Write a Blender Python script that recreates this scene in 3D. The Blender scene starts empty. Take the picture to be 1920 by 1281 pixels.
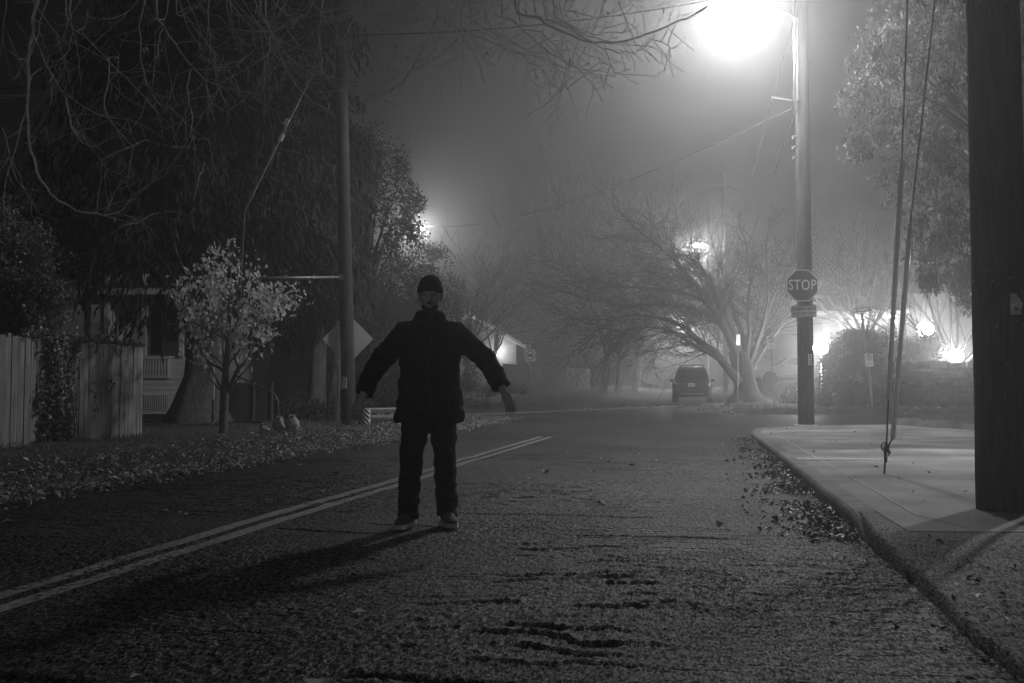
FOG = 0.0074; FOG_G = 0.82; WORLD = 0.002
POW_MAIN = 3500; POW_FAR = 3300; POW_PORCH = 110; POW_YARD = 80
POW_SIDE = 1500; POW_GABLE = 45; POW_BACK = 850
import bpy, math, random
import numpy as np
from mathutils import Vector, Matrix, Euler, noise as mnoise

S = bpy.context.scene
COL = S.collection
R = math.radians
random.seed(11)

# ------------------------------------------------------------------ camera model
CAM_H = 0.95; PITCH = R(2.82); F = 1867.0
cth, sth = math.cos(PITCH), math.sin(PITCH)
def P(px, py, Y):
    """point of the photograph's pixel at world distance Y"""
    u = (px - 960) / F; v = (640.5 - py) / F
    yd = cth - v * sth; zd = sth + v * cth
    k = Y / yd
    return Vector((u * k, Y, CAM_H + zd * k))
DS, DC = math.sin(R(10.8)), math.cos(R(10.8))
def XY(s, t): return (s * DS + t * DC, s * DC - t * DS)      # along the road, right of the camera
def ST(x, y): return (x * DS + y * DC, x * DC - y * DS)
def sm(a, b, x):
    k = min(1, max(0, (x - a) / (b - a))); return k * k * (3 - 2 * k)
def road_z(s):
    a = 0.0145
    if s < 20: z = 0
    elif s < 28: z = a * (s - 20) ** 2 / 16
    elif s < 118: z = a * (s - 24)
    else:
        q = min(s, 140) - 118
        z = a * 94 + a * q - a * 1.25 * q * q / 44
        if s > 140: z -= (s - 140) * a * 0.25
    return z
def gz(x, y):
    s, t = ST(x, y)
    z = road_z(s)
    z += 0.62 * sm(1.6, 3.6, t) * sm(47, 57, s)
    return z
ROADROT = -R(10.8)

# ------------------------------------------------------------------ materials
def nodes(name):
    m = bpy.data.materials.new(name); m.use_nodes = True
    nt = m.node_tree; nt.nodes.clear()
    return m, nt, nt.nodes.new, nt.links.new
def g3(v): return (v, v, v, 1)
def mat(name, lo, hi=None, scale=8.0, rough=0.7, bump=0.0, bscale=40.0, spec=0.4, metal=0.0,
        stretch=(1, 1, 1), coords='Object', detail=5.0, trans=0.0, bdist=0.01, coat=0.0):
    m, nt, N, L = nodes(name)
    out = N('ShaderNodeOutputMaterial'); b = N('ShaderNodeBsdfPrincipled')
    b.inputs['Roughness'].default_value = rough
    b.inputs['Specular IOR Level'].default_value = spec
    b.inputs['Metallic'].default_value = metal
    b.inputs['Coat Weight'].default_value = coat
    tc = N('ShaderNodeTexCoord'); mp = N('ShaderNodeMapping'); mp.inputs['Scale'].default_value = stretch
    L(tc.outputs[coords], mp.inputs['Vector'])
    nz = N('ShaderNodeTexNoise'); nz.inputs['Scale'].default_value = scale; nz.inputs['Detail'].default_value = detail
    L(mp.outputs[0], nz.inputs['Vector'])
    rp = N('ShaderNodeValToRGB'); rp.color_ramp.elements[0].position = 0.32; rp.color_ramp.elements[1].position = 0.68
    rp.color_ramp.elements[0].color = g3(lo); rp.color_ramp.elements[1].color = g3(hi if hi is not None else lo * 1.15)
    L(nz.outputs['Fac'], rp.inputs[0]); L(rp.outputs[0], b.inputs['Base Color'])
    if bump > 0:
        nb = N('ShaderNodeTexNoise'); nb.inputs['Scale'].default_value = bscale; nb.inputs['Detail'].default_value = 6
        L(mp.outputs[0], nb.inputs['Vector'])
        bp = N('ShaderNodeBump'); bp.inputs['Strength'].default_value = bump; bp.inputs['Distance'].default_value = bdist
        L(nb.outputs['Fac'], bp.inputs['Height']); L(bp.outputs[0], b.inputs['Normal'])
    if trans > 0:
        tr = N('ShaderNodeBsdfTranslucent'); L(rp.outputs[0], tr.inputs['Color'])
        mx = N('ShaderNodeMixShader'); mx.inputs[0].default_value = trans
        L(b.outputs[0], mx.inputs[1]); L(tr.outputs[0], mx.inputs[2]); L(mx.outputs[0], out.inputs[0])
    else:
        L(b.outputs[0], out.inputs[0])
    return m
def emit(name, strength, colour=1.0):
    m, nt, N, L = nodes(name)
    out = N('ShaderNodeOutputMaterial'); e = N('ShaderNodeEmission')
    e.inputs[0].default_value = g3(colour); e.inputs[1].default_value = strength
    L(e.outputs[0], out.inputs[0])
    return m

def asphalt(name, lo, hi, crack=1.0, rough=0.6):
    m, nt, N, L = nodes(name)
    out = N('ShaderNodeOutputMaterial'); b = N('ShaderNodeBsdfPrincipled')
    b.inputs['Roughness'].default_value = rough; b.inputs['Specular IOR Level'].default_value = 0.24
    geo = N('ShaderNodeNewGeometry')
    rot = N('ShaderNodeMapping'); rot.vector_type = 'POINT'; rot.inputs['Rotation'].default_value = (0, 0, R(10.8))
    L(geo.outputs['Position'], rot.inputs['Vector'])           # x across, y along the road
    def noise(scale, det=4, st=(1, 1, 1), rg=0.5):
        mp = N('ShaderNodeMapping'); mp.inputs['Scale'].default_value = st; L(rot.outputs[0], mp.inputs['Vector'])
        n = N('ShaderNodeTexNoise'); n.inputs['Scale'].default_value = scale; n.inputs['Detail'].default_value = det
        n.inputs['Roughness'].default_value = rg
        L(mp.outputs[0], n.inputs['Vector']); return n.outputs['Fac']
    def math_(op, a, c=None):
        q = N('ShaderNodeMath'); q.operation = op
        for i, v in enumerate((a, c)):
            if v is None: continue
            if isinstance(v, (int, float)): q.inputs[i].default_value = v
            else: L(v, q.inputs[i])
        return q.outputs[0]
    def ramp(src, p0, p1, a=0.0, c=1.0):
        q = N('ShaderNodeMapRange'); q.inputs[1].default_value = p0; q.inputs[2].default_value = p1
        q.inputs[3].default_value = a; q.inputs[4].default_value = c; L(src, q.inputs[0]); return q.outputs[0]
    big = noise(0.35, 5, (1, 0.6, 1)); mid = noise(2.2, 5); fine = noise(95, 3, rg=0.6); stone = noise(88, 3, (1, .34, 1), rg=0.72)
    vor = N('ShaderNodeTexVoronoi'); vor.inputs['Scale'].default_value = 75; L(rot.outputs[0], vor.inputs['Vector'])
    # transverse cracks: cells stretched across the road, warped, shown only in worn areas
    wmp = N('ShaderNodeMapping'); wmp.inputs['Scale'].default_value = (1.1, 5.2, 1); L(rot.outputs[0], wmp.inputs['Vector'])
    wn = N('ShaderNodeTexNoise'); wn.inputs['Scale'].default_value = 1.6; wn.inputs['Detail'].default_value = 6; L(wmp.outputs[0], wn.inputs['Vector'])
    wv = N('ShaderNodeVectorMath'); wv.operation = 'MULTIPLY_ADD'; L(wn.outputs['Color'], wv.inputs[0]); wv.inputs[1].default_value = (0.9, 0.9, 0); L(wmp.outputs[0], wv.inputs[2])
    ce = N('ShaderNodeTexVoronoi'); ce.feature = 'DISTANCE_TO_EDGE'; ce.inputs['Scale'].default_value = 1.35; L(wv.outputs[0], ce.inputs['Vector'])
    crk = ramp(ce.outputs['Distance'], 0.012, 0.085, 1.0, 0.0)
    mask = ramp(noise(0.28, 3), 0.46, 0.60)
    brk = ramp(noise(3.5, 4), 0.36, 0.56)
    crk = math_('MULTIPLY', math_('MULTIPLY', crk, mask), brk)
    crk = math_('MULTIPLY', crk, crack)
    holes = ramp(noise(0.9, 4, (0.7, 2.6, 1)), 0.66, 0.72)
    holes = math_('MULTIPLY', holes, crack)
    # colour
    col = math_('MULTIPLY', ramp(big, 0.35, 0.65, lo, hi), ramp(mid, 0.3, 0.7, 0.8, 1.2))
    col = math_('MULTIPLY', col, ramp(stone, 0.40, 0.62, 0.22, 2.1))
    col = math_('MULTIPLY', col, ramp(crk, 0.0, 1.0, 1.0, 0.30))
    sp_ = math_('MULTIPLY', ramp(stone, 0.45, 0.64, 0.03, 0.66), ramp(noise(0.55, 4, (1, .5, 1)), 0.36, 0.64, 0.62, 1.3))
    sp_ = math_('MULTIPLY', sp_, ramp(crk, 0.0, 1.0, 1.0, 0.15)); L(sp_, b.inputs['Specular IOR Level'])
    cc = N('ShaderNodeCombineColor')
    for i in range(3): L(col, cc.inputs[i])
    L(cc.outputs[0], b.inputs['Base Color'])
    # relief
    h = math_('MULTIPLY', stone, 0.007)
    h = math_('ADD', h, math_('MULTIPLY', fine, 0.0035))
    h = math_('ADD', h, math_('MULTIPLY', mid, 0.012))
    h = math_('SUBTRACT', h, math_('MULTIPLY', crk, 0.020))
    h = math_('SUBTRACT', h, math_('MULTIPLY', holes, 0.006))
    bp = N('ShaderNodeBump'); bp.inputs['Strength'].default_value = 1.0; bp.inputs['Distance'].default_value = 1.0
    L(h, bp.inputs['Height']); L(bp.outputs[0], b.inputs['Normal'])
    L(b.outputs[0], out.inputs[0])
    return m

M = {}
M['asphalt'] = asphalt('asphalt', 0.021, 0.038, 0.9)
M['asphalt_side'] = asphalt('asphalt_side', 0.026, 0.04, 0.25)
M['apron'] = asphalt('apron', 0.022, 0.045, 0.2, 0.7)
M['concrete'] = mat('concrete', 0.10, 0.31, 0.9, 0.8, 0.6, 60, 0.2, detail=9, bdist=0.006)
M['kerb'] = mat('kerb_concrete', 0.10, 0.19, 2.5, 0.8, 0.7, 30, 0.3, detail=8, bdist=0.01)
M['paleandlit'] = mat('pale_parts_and_lit_joint', 0.45, 0.7, 20, 0.8, 0.4, 80)  # caught light of the kerb joint painted pale; also grating ribs and pole collar
M['crackfill'] = mat('dark_joint', 0.03, 0.05, 12, 0.9)
M['gutter'] = mat('gutter_concrete', 0.2, 0.3, 1.5, 0.75, 0.4, 30)
M['soil'] = mat('soil_and_turf', 0.05, 0.12, 1.6, 0.95, 1.0, 18, 0.2, detail=9, bdist=0.04)
M['paint'] = mat('worn_line_paint', 0.09, 0.36, 26, 0.7, 0.7, 70, 0.35, detail=8, bdist=0.006)
M['pole'] = mat('creosote_pole', 0.008, 0.05, 7, 0.85, 1.0, 26, 0.25, stretch=(6, 6, 0.35), detail=9, bdist=0.02)
M['pole2'] = mat('weathered_pole', 0.03, 0.085, 7, 0.85, 0.9, 26, 0.25, stretch=(6, 6, 0.35), detail=9, bdist=0.015)
M['bark'] = mat('bark', 0.09, 0.24, 5, 0.9, 1.0, 14, 0.2, stretch=(4, 4, 0.5), detail=9, bdist=0.05)
M['darkbark'] = mat('dark_old_bark', 0.03, 0.08, 5, 0.9, 1.0, 14, 0.15, stretch=(4, 4, 0.5), detail=9, bdist=0.05)
M['sapbark'] = mat('smooth_bark', 0.09, 0.2, 10, 0.8, 0.8, 30, 0.3, stretch=(3, 3, 0.7), bdist=0.02)
M['twig'] = mat('twig_bark', 0.34, 0.6, 25, 0.6, spec=0.5)
M['darktwig'] = mat('dark_twig_bark', 0.05, 0.1, 15, 0.8)
M['cedar'] = mat('cedar_foliage', 0.02, 0.045, 3, 0.8, trans=0.15, spec=0.2)
M['broad'] = mat('dark_broadleaf', 0.03, 0.06, 5, 0.6, trans=0.2, spec=0.3)
M['shrubleaf'] = mat('shrub_leaf', 0.09, 0.18, 6, 0.45, trans=0.2, spec=0.5)
M['sapleaf'] = mat('autumn_leaf', 0.6, 0.8, 6, 0.6, trans=0.5, spec=0.3)
M['mapleleaf'] = mat('pale_leaf', 0.08, 0.15, 4, 0.6, trans=0.25, spec=0.3)
M['fewleaf'] = mat('dry_leaf', 0.2, 0.34, 6, 0.7, trans=0.35)
M['hedge'] = mat('hedge_leaf', 0.05, 0.1, 6, 0.6, trans=0.15, spec=0.3)
M['litter'] = mat('fallen_leaf', 0.10, 0.54, 9, 0.65, spec=0.4, trans=0.05, detail=2)
M['litterdark'] = mat('wet_fallen_leaf', 0.04, 0.18, 9, 0.5, spec=0.5, detail=2)
M['grass'] = mat('grass_blade', 0.10, 0.2, 3, 0.7, trans=0.25)
M['dimgrass'] = mat('dim_grass_blade', 0.12, 0.24, 3, 0.7, trans=0.2)
M['fence'] = mat('weathered_board', 0.17, 0.40, 4, 0.85, 0.8, 18, 0.2, stretch=(7, 7, 0.4), detail=9, bdist=0.008)
M['darkboard'] = mat('dark_board', 0.05, 0.1, 4, 0.85, 0.6, 18, 0.2, stretch=(6, 6, 0.4), detail=8)
M['panel'] = mat('dark_painted_panel', 0.06, 0.08, 2, 0.6)
M['panelpost'] = mat('grey_painted_post', 0.13, 0.18, 5, 0.6)
M['siding'] = mat('painted_siding', 0.66, 0.78, 1.2, 0.65, 0.15, 30, stretch=(1, 1, 5))
M['trim'] = mat('white_trim', 0.66, 0.75, 3, 0.55)
M['roof'] = mat('roof_shingle', 0.03, 0.07, 9, 0.9, 0.8, 25, stretch=(1, 1, 4), bdist=0.02)
M['black'] = mat('black_matt', 0.012, 0.02, 6, 0.7)
M['void'] = mat('dark_interior', 0.008, 0.012, 3, 0.9)
M['glass'] = mat('dark_glass', 0.02, 0.03, 2, 0.08, spec=0.7)
M['metal'] = mat('galvanised_steel', 0.32, 0.48, 9, 0.42, 0.15, 60, metal=0.85)
M['dullmetal'] = mat('dull_steel', 0.2, 0.32, 9, 0.5, 0.2, 60, metal=0.6)
M['guard'] = mat('plastic_guy_guard', 0.7, 0.78, 4, 0.25, spec=0.6, trans=0.6)
M['cable'] = mat('steel_cable', 0.03, 0.06, 60, 0.5, 0.6, 180, metal=0.5)
M['wire'] = mat('overhead_wire', 0.015, 0.02, 9, 0.7)
M['signwhite'] = mat('white_sign_sheet', 0.72, 0.8, 3, 0.45)
M['signpale'] = mat('bright_sign_letter', 0.76, 0.82, 3, 0.45)
M['signred'] = mat('red_sign_sheet_grey', 0.075, 0.095, 3, 0.45)
M['signblack'] = mat('black_sign_ink', 0.02, 0.03, 3, 0.5)
M['signgreen'] = mat('green_sign_sheet_grey', 0.07, 0.09, 3, 0.45)
M['signback'] = mat('sign_back_aluminium', 0.68, 0.78, 2.5, 0.5, 0.1, 40)
M['paper'] = mat('weathered_paper', 0.5, 0.7, 9, 0.8, 0.3, 20)
M['ink'] = mat('faded_ink', 0.06, 0.1, 12, 0.8)
M['bag'] = mat('pale_plastic_bag', 0.3, 0.42, 4, 0.45, 0.3, 12, trans=0.15)
M['stone'] = mat('wall_stone', 0.06, 0.16, 2.2, 0.85, 1.0, 9, 0.3, detail=9, bdist=0.04)
M['housewall'] = mat('house_wall', 0.2, 0.28, 2, 0.7)
M['suvpaint'] = mat('dark_car_paint', 0.022, 0.03, 2, 0.3, coat=0.8)
M['truckpaint'] = mat('silver_car_paint', 0.6, 0.65, 2, 0.35, metal=0.1, coat=0.7)
M['farpaint'] = mat('grey_car_paint', 0.05, 0.06, 2, 0.3, coat=0.7)
M['tyre'] = mat('tyre_rubber', 0.015, 0.025, 20, 0.85)
M['rim'] = mat('alloy_rim', 0.35, 0.45, 9, 0.35, metal=0.8)
M['lens'] = mat('tail_light_lens', 0.22, 0.3, 9, 0.12, spec=0.8, coat=0.6)
M['headlens'] = mat('head_light_lens', 0.5, 0.6, 9, 0.1, spec=0.8, coat=0.6)
M['skin'] = mat('skin', 0.26, 0.32, 14, 0.55, 0.2, 90)
M['jacket'] = mat('black_jacket_cloth', 0.008, 0.014, 8, 0.9, 0.7, 22, 0.15, bdist=0.02)
M['shirt'] = mat('dark_shirt_cloth', 0.012, 0.02, 30, 0.9, 0.4, 40, 0.15)
M['jeans'] = mat('dark_denim', 0.008, 0.014, 10, 0.9, 0.7, 24, 0.2, bdist=0.015)
M['beanie'] = mat('knit_cap', 0.012, 0.02, 40, 0.95, 0.8, 120)
M['shoe'] = mat('dark_canvas_shoe', 0.05, 0.08, 20, 0.8, 0.4, 90)
M['sole'] = mat('pale_rubber_sole', 0.3, 0.4, 20, 0.6)
M['beard'] = mat('beard_hair', 0.03, 0.06, 60, 0.8, 1.0, 160)
M['eye'] = mat('eye', 0.3, 0.36, 5, 0.2)

# ------------------------------------------------------------------ mesh helpers
def link(o, parent=None):
    COL.objects.link(o)
    if parent is not None: o.parent = parent
    return o
def tag(o, label=None, cat=None, group=None, kind=None):
    if label: o['label'] = label
    if cat: o['category'] = cat
    if group: o['group'] = group
    if kind: o['kind'] = kind
    return o
def thing(name, label, cat, loc=(0, 0, 0), rotz=0.0, group=None, rot=None):
    o = bpy.data.objects.new(name, None); link(o)
    o.empty_display_size = 0.2
    o.location = loc; o.rotation_euler = rot if rot else (0, 0, rotz)
    return tag(o, label, cat, group)
def copy_tree(o, parent=None):
    c = o.copy(); COL.objects.link(c); c.parent = parent
    for ch in list(o.children): copy_tree(ch, c)
    return c

class MB:
    def __init__(s): s.v = []; s.f = []; s.sm = []
    def add(s, vs, fs, smooth=False):
        b = len(s.v); s.v += [tuple(v) for v in vs]
        for f in fs: s.f.append(tuple(i + b for i in f)); s.sm.append(smooth)
        return s
    def box(s, c, d, rot=None, bev=0.0):
        x, y, z = d[0] / 2, d[1] / 2, d[2] / 2
        if bev <= 0:
            vs = [(i, j, k) for i in (-x, x) for j in (-y, y) for k in (-z, z)]
            fs = [(0, 1, 3, 2), (4, 6, 7, 5), (0, 4, 5, 1), (2, 3, 7, 6), (0, 2, 6, 4), (1, 5, 7, 3)]
        else:
            b = min(bev, x * .9, y * .9, z * .9)
            rings = []
            for zz, ins in ((-z, b), (-z + b, 0), (z - b, 0), (z, b)):
                X, Y = x - ins, y - ins
                rings.append([(-X + b, -Y, zz), (X - b, -Y, zz), (X, -Y + b, zz), (X, Y - b, zz), (X - b, Y, zz), (-X + b, Y, zz), (-X, Y - b, zz), (-X, -Y + b, zz)])
            vs = [p for r in rings for p in r]; fs = []
            for i in range(3):
                for k in range(8): fs.append((i * 8 + k, i * 8 + (k + 1) % 8, i * 8 + 8 + (k + 1) % 8, i * 8 + 8 + k))
            fs.append(tuple(range(7, -1, -1))); fs.append(tuple(range(24, 32)))
        if rot is not None:
            m = Euler(rot).to_matrix() if not isinstance(rot, Matrix) else rot
            vs = [m @ Vector(v) for v in vs]
        return s.add([(v[0] + c[0], v[1] + c[1], v[2] + c[2]) for v in vs], fs)
    def tube(s, pts, rad, n=8, cap=True, smooth=True):
        pts = [Vector(p) for p in pts]
        if not isinstance(rad, (list, tuple)): rad = [rad] * len(pts)
        vs = []; prev = None
        for i, p in enumerate(pts):
            d = (pts[min(i + 1, len(pts) - 1)] - pts[max(i - 1, 0)])
            if d.length < 1e-9: d = Vector((0, 0, 1))
            d.normalize()
            if prev is None:
                a = Vector((1, 0, 0)) if abs(d.x) < .9 else Vector((0, 1, 0))
            else: a = prev
            u = (a - d * a.dot(d))
            if u.length < 1e-6: u = d.orthogonal()
            u.normalize(); prev = u; w = d.cross(u)
            r = rad[i]
            for k in range(n):
                q = 2 * math.pi * k / n
                vs.append(p + u * (r * math.cos(q)) + w * (r * math.sin(q)))
        fs = []
        for i in range(len(pts) - 1):
            for k in range(n): fs.append((i * n + k, i * n + (k + 1) % n, i * n + n + (k + 1) % n, i * n + n + k))
        s.add(vs, fs, smooth)
        if cap:
            b = len(s.v) - len(vs)
            s.f.append(tuple(b + k for k in range(n - 1, -1, -1))); s.sm.append(False)
            e = len(s.v) - n
            s.f.append(tuple(e + k for k in range(n))); s.sm.append(False)
        return s
    def rings(s, rings, smooth=True, cap=True):
        n = len(rings[0]); vs = [p for r in rings for p in r]; fs = []
        for i in range(len(rings) - 1):
            for k in range(n): fs.append((i * n + k, i * n + (k + 1) % n, i * n + n + (k + 1) % n, i * n + n + k))
        s.add(vs, fs, smooth)
        if cap:
            b = len(s.v) - len(vs)
            s.f.append(tuple(b + k for k in range(n - 1, -1, -1))); s.sm.append(False)
            s.f.append(tuple(len(s.v) - n + k for k in range(n))); s.sm.append(False)
        return s
    def loft(s, secs, n=16):
        """secs: list of (centre, axis_u, axis_v) ellipses"""
        rr = []
        for c, u, v in secs:
            c, u, v = Vector(c), Vector(u), Vector(v)
            rr.append([c + u * math.cos(2 * math.pi * k / n) + v * math.sin(2 * math.pi * k / n) for k in range(n)])
        return s.rings(rr)
    def ell(s, c, r, nu=16, nv=10, rot=None):
        c = Vector(c); m = Euler(rot).to_matrix() if rot else Matrix.Identity(3)
        rr = []
        for j in range(1, nv):
            a = math.pi * j / nv
            rr.append([c + m @ Vector((r[0] * math.sin(a) * math.cos(2 * math.pi * k / nu), r[1] * math.sin(a) * math.sin(2 * math.pi * k / nu), -r[2] * math.cos(a))) for k in range(nu)])
        return s.rings(rr)
    def lathe(s, prof, c=(0, 0, 0), n=20, axis='z'):
        rr = []
        for r, h in prof:
            ring = []
            for k in range(n):
                a = 2 * math.pi * k / n
                p = (r * math.cos(a), r * math.sin(a), h)
                if axis == 'x': p = (h, p[0], p[1])
                if axis == 'y': p = (p[1], h, p[0])
                ring.append((p[0] + c[0], p[1] + c[1], p[2] + c[2]))
            rr.append(ring)
        return s.rings(rr)
    def prism(s, poly, d, o=(0, 0, 0), plane='xz'):
        """poly in a plane, extruded by d along the third axis"""
        def mk(p, e):
            if plane == 'xz': return (o[0] + p[0], o[1] + e, o[2] + p[1])
            if plane == 'yz': return (o[0] + e, o[1] + p[0], o[2] + p[1])
            return (o[0] + p[0], o[1] + p[1], o[2] + e)
        n = len(poly)
        vs = [mk(p, 0) for p in poly] + [mk(p, d) for p in poly]
        fs = [tuple(range(n)), tuple(range(2 * n - 1, n - 1, -1))]
        for k in range(n): fs.append((k, k + n, (k + 1) % n + n, (k + 1) % n))
        return s.add(vs, fs)
    def build(s, name, m, parent=None, recalc=True):
        me = bpy.data.meshes.new(name); me.from_pydata(s.v, [], s.f); me.update()
        me.polygons.foreach_set('use_smooth', s.sm)
        if recalc:
            import bmesh
            bm = bmesh.new(); bm.from_mesh(me); bmesh.ops.recalc_face_normals(bm, faces=bm.faces); bm.to_mesh(me); bm.free()
        if m is not None: me.materials.append(m)
        return link(bpy.data.objects.new(name, me), parent)

def np_mesh(name, V, Q, m, parent=None, smooth=False):
    V = np.asarray(V, np.float32).reshape(-1, 3); Q = np.asarray(Q, np.int32)
    me = bpy.data.meshes.new(name); k = Q.shape[1]
    me.vertices.add(len(V)); me.vertices.foreach_set('co', V.ravel())
    me.loops.add(Q.size); me.loops.foreach_set('vertex_index', Q.ravel())
    me.polygons.add(len(Q))
    me.polygons.foreach_set('loop_start', np.arange(0, Q.size, k, dtype=np.int32))
    me.polygons.foreach_set('loop_total', np.full(len(Q), k, np.int32))
    if smooth: me.polygons.foreach_set('use_smooth', np.ones(len(Q), bool))
    me.update(calc_edges=True); me.validate()
    if m is not None: me.materials.append(m)
    return link(bpy.data.objects.new(name, me), parent)

def leaf_arrays(C, D, L, W, rng, N=None, fold=0.15):
    """rhombic leaves: centres C, directions D, lengths L, widths W"""
    C = np.asarray(C, float); n = len(C)
    D = D / (np.linalg.norm(D, axis=1, keepdims=True) + 1e-9)
    if N is None: N = rng.normal(size=(n, 3))
    U = np.cross(D, N); U /= (np.linalg.norm(U, axis=1, keepdims=True) + 1e-9)
    NN = np.cross(U, D)
    L = np.broadcast_to(L, (n,))[:, None]; W = np.broadcast_to(W, (n,))[:, None]
    V = np.stack([C - D * L * .5, C + U * W * .5 - D * L * .05 + NN * W * fold, C + D * L * .5 - NN * L * .08, C - U * W * .5 - D * L * .05 + NN * W * fold], 1)
    return V.reshape(-1, 3)
def leaf_obj(name, V, m, parent=None):
    n = len(V) // 4
    return np_mesh(name, V, np.arange(n * 4).reshape(n, 4), m, parent)
def clump_leaves(rng, clumps, per, L, W, droop=0.0, spread=1.0):
    """clumps: (n,4) centres and radii"""
    cl = np.asarray(clumps, float)
    idx = rng.integers(0, len(cl), per * len(cl))
    off = rng.normal(size=(len(idx), 3)); r = rng.random(len(idx)) ** 0.5
    off = off / np.linalg.norm(off, axis=1, keepdims=True) * r[:, None] * cl[idx, 3:4]
    C = cl[idx, :3] + off
    D = rng.normal(size=C.shape) * spread; D[:, 2] -= droop
    l = L * rng.uniform(.6, 1.3, len(C)); w = W * rng.uniform(.6, 1.3, len(C))
    return leaf_arrays(C, D, l, w, rng)

def np_tubes(name, lines, m, parent=None, n=4):
    """many thin tapered polylines as one mesh"""
    mb = MB()
    for pts, r0, r1 in lines:
        k = len(pts)
        mb.tube(pts, [r0 + (r1 - r0) * i / (k - 1) for i in range(k)], n, cap=False)
    return mb.build(name, m, parent, recalc=False)

def grow(rng, p, d, length, rad, level, out, up=0.25, wander=0.35, seg=5, kids=(3, 5), shrink=0.62, ang=0.75, minr=0.004, droop_tip=0.0):
    p = Vector(p); d = Vector(d).normalized(); pts = [p.copy()]
    for i in range(seg):
        d = d + Vector((rng.normal(), rng.normal(), rng.normal())) * wander / seg + Vector((0, 0, (up - droop_tip * i / seg) / seg))
        d.normalize(); p = p + d * (length / seg); pts.append(p.copy())
    out.append((pts, rad, max(minr, rad * (0.45 if level > 0 else 0.3))))
    if level <= 0: return
    nk = int(rng.integers(kids[0], kids[1] + 1))
    for k in range(nk):
        f = 0.25 + 0.75 * (k + rng.random()) / nk
        i = min(seg - 1, int(f * seg)); q = pts[i].lerp(pts[i + 1], f * seg - i if f * seg - i <= 1 else 1)
        dd = (pts[i + 1] - pts[i]).normalized()
        side = Vector((rng.normal(), rng.normal(), rng.normal())); side = (side - dd * side.dot(dd)).normalized()
        nd = dd * math.cos(ang) + side * math.sin(ang)
        rr = max(minr, rad * (1 - 0.6 * f) * 0.62)
        grow(rng, q, nd, length * shrink * rng.uniform(.7, 1.2), rr, level - 1, out, up, wander, seg, kids, shrink, ang, minr, droop_tip)

def text_mesh(body, size, sx=1.0, weight=0.0, ext=0.0015, space=1.0):
    cu = bpy.data.curves.new('lettering', 'FONT'); cu.body = body; cu.size = size
    cu.align_x = 'CENTER'; cu.align_y = 'CENTER'; cu.extrude = ext; cu.offset = weight; cu.resolution_u = 3
    cu.space_character = space
    o = bpy.data.objects.new('lettering', cu); COL.objects.link(o)
    dg = bpy.context.evaluated_depsgraph_get(); dg.update()
    me = bpy.data.meshes.new_from_object(o.evaluated_get(dg))
    vs = [(v.co.x * sx, v.co.y, v.co.z) for v in me.vertices]; fs = [tuple(p.vertices) for p in me.polygons]
    bpy.data.objects.remove(o); bpy.data.curves.remove(cu); bpy.data.meshes.remove(me)
    return vs, fs
def put_text(mb, body, size, cx, y, cz, sx=1.0, weight=0.0, rotz=0.0, space=1.0):
    """lettering standing in the xz plane facing -y"""
    vs, fs = text_mesh(body, size, sx, weight, space=space)
    c, s_ = math.cos(rotz), math.sin(rotz)
    mb.add([(cx + v[0] * c - v[1] * s_, y - v[2], cz + v[0] * s_ + v[1] * c) for v in vs], fs)
def ring_poly(r, n, off=0.0): return [(r * math.cos(2 * math.pi * k / n + off), r * math.sin(2 * math.pi * k / n + off)) for k in range(n)]
def annulus(mb, r0, r1, y, d, cx=0, cz=0, n=32):
    vs = []
    for e in (0, d):
        for r in (r0, r1):
            for k in range(n):
                a = 2 * math.pi * k / n; vs.append((cx + r * math.cos(a), y + e, cz + r * math.sin(a)))
    fs = []
    for k in range(n):
        q = (k + 1) % n
        fs += [(k, q, n + q, n + k), (2 * n + k, 3 * n + k, 3 * n + q, 2 * n + q), (n + k, n + q, 3 * n + q, 3 * n + k), (k, 2 * n + k, 2 * n + q, q)]
    mb.add(vs, fs)
def rrect(w, h, r, n=4):
    pts = []
    for cx, cy, a0 in ((w / 2 - r, h / 2 - r, 0), (-w / 2 + r, h / 2 - r, 90), (-w / 2 + r, -h / 2 + r, 180), (w / 2 - r, -h / 2 + r, 270)):
        for k in range(n + 1):
            a = R(a0 + 90 * k / n); pts.append((cx + r * math.cos(a), cy + r * math.sin(a)))
    return pts

# ------------------------------------------------------------------ camera, world, air
cam = bpy.data.cameras.new('camera'); cam.sensor_width = 36; cam.lens = 35.0; cam.clip_end = 2000; cam.clip_start = 0.05
co = link(bpy.data.objects.new('camera', cam)); co.location = (0, 0, CAM_H); co.rotation_euler = (R(90) + PITCH, 0, 0)
S.camera = co
S.view_settings.view_transform = 'Standard'; S.view_settings.look = 'None'
S.view_settings.exposure = 0.0; S.view_settings.gamma = 1.0
w = bpy.data.worlds.new("World"); S.world = w; w.use_nodes = True
bg = w.node_tree.nodes['Background']; bg.inputs[0].default_value = (1, 1, 1, 1); bg.inputs[1].default_value = WORLD
S.cycles.use_denoising = True; S.cycles.use_adaptive_sampling = False
S.cycles.volume_bounces = 1; S.cycles.max_bounces = 5; S.cycles.diffuse_bounces = 2; S.cycles.glossy_bounces = 2
S.cycles.transmission_bounces = 3; S.cycles.transparent_max_bounces = 6
S.cycles.sample_clamp_indirect = 4.0

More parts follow.
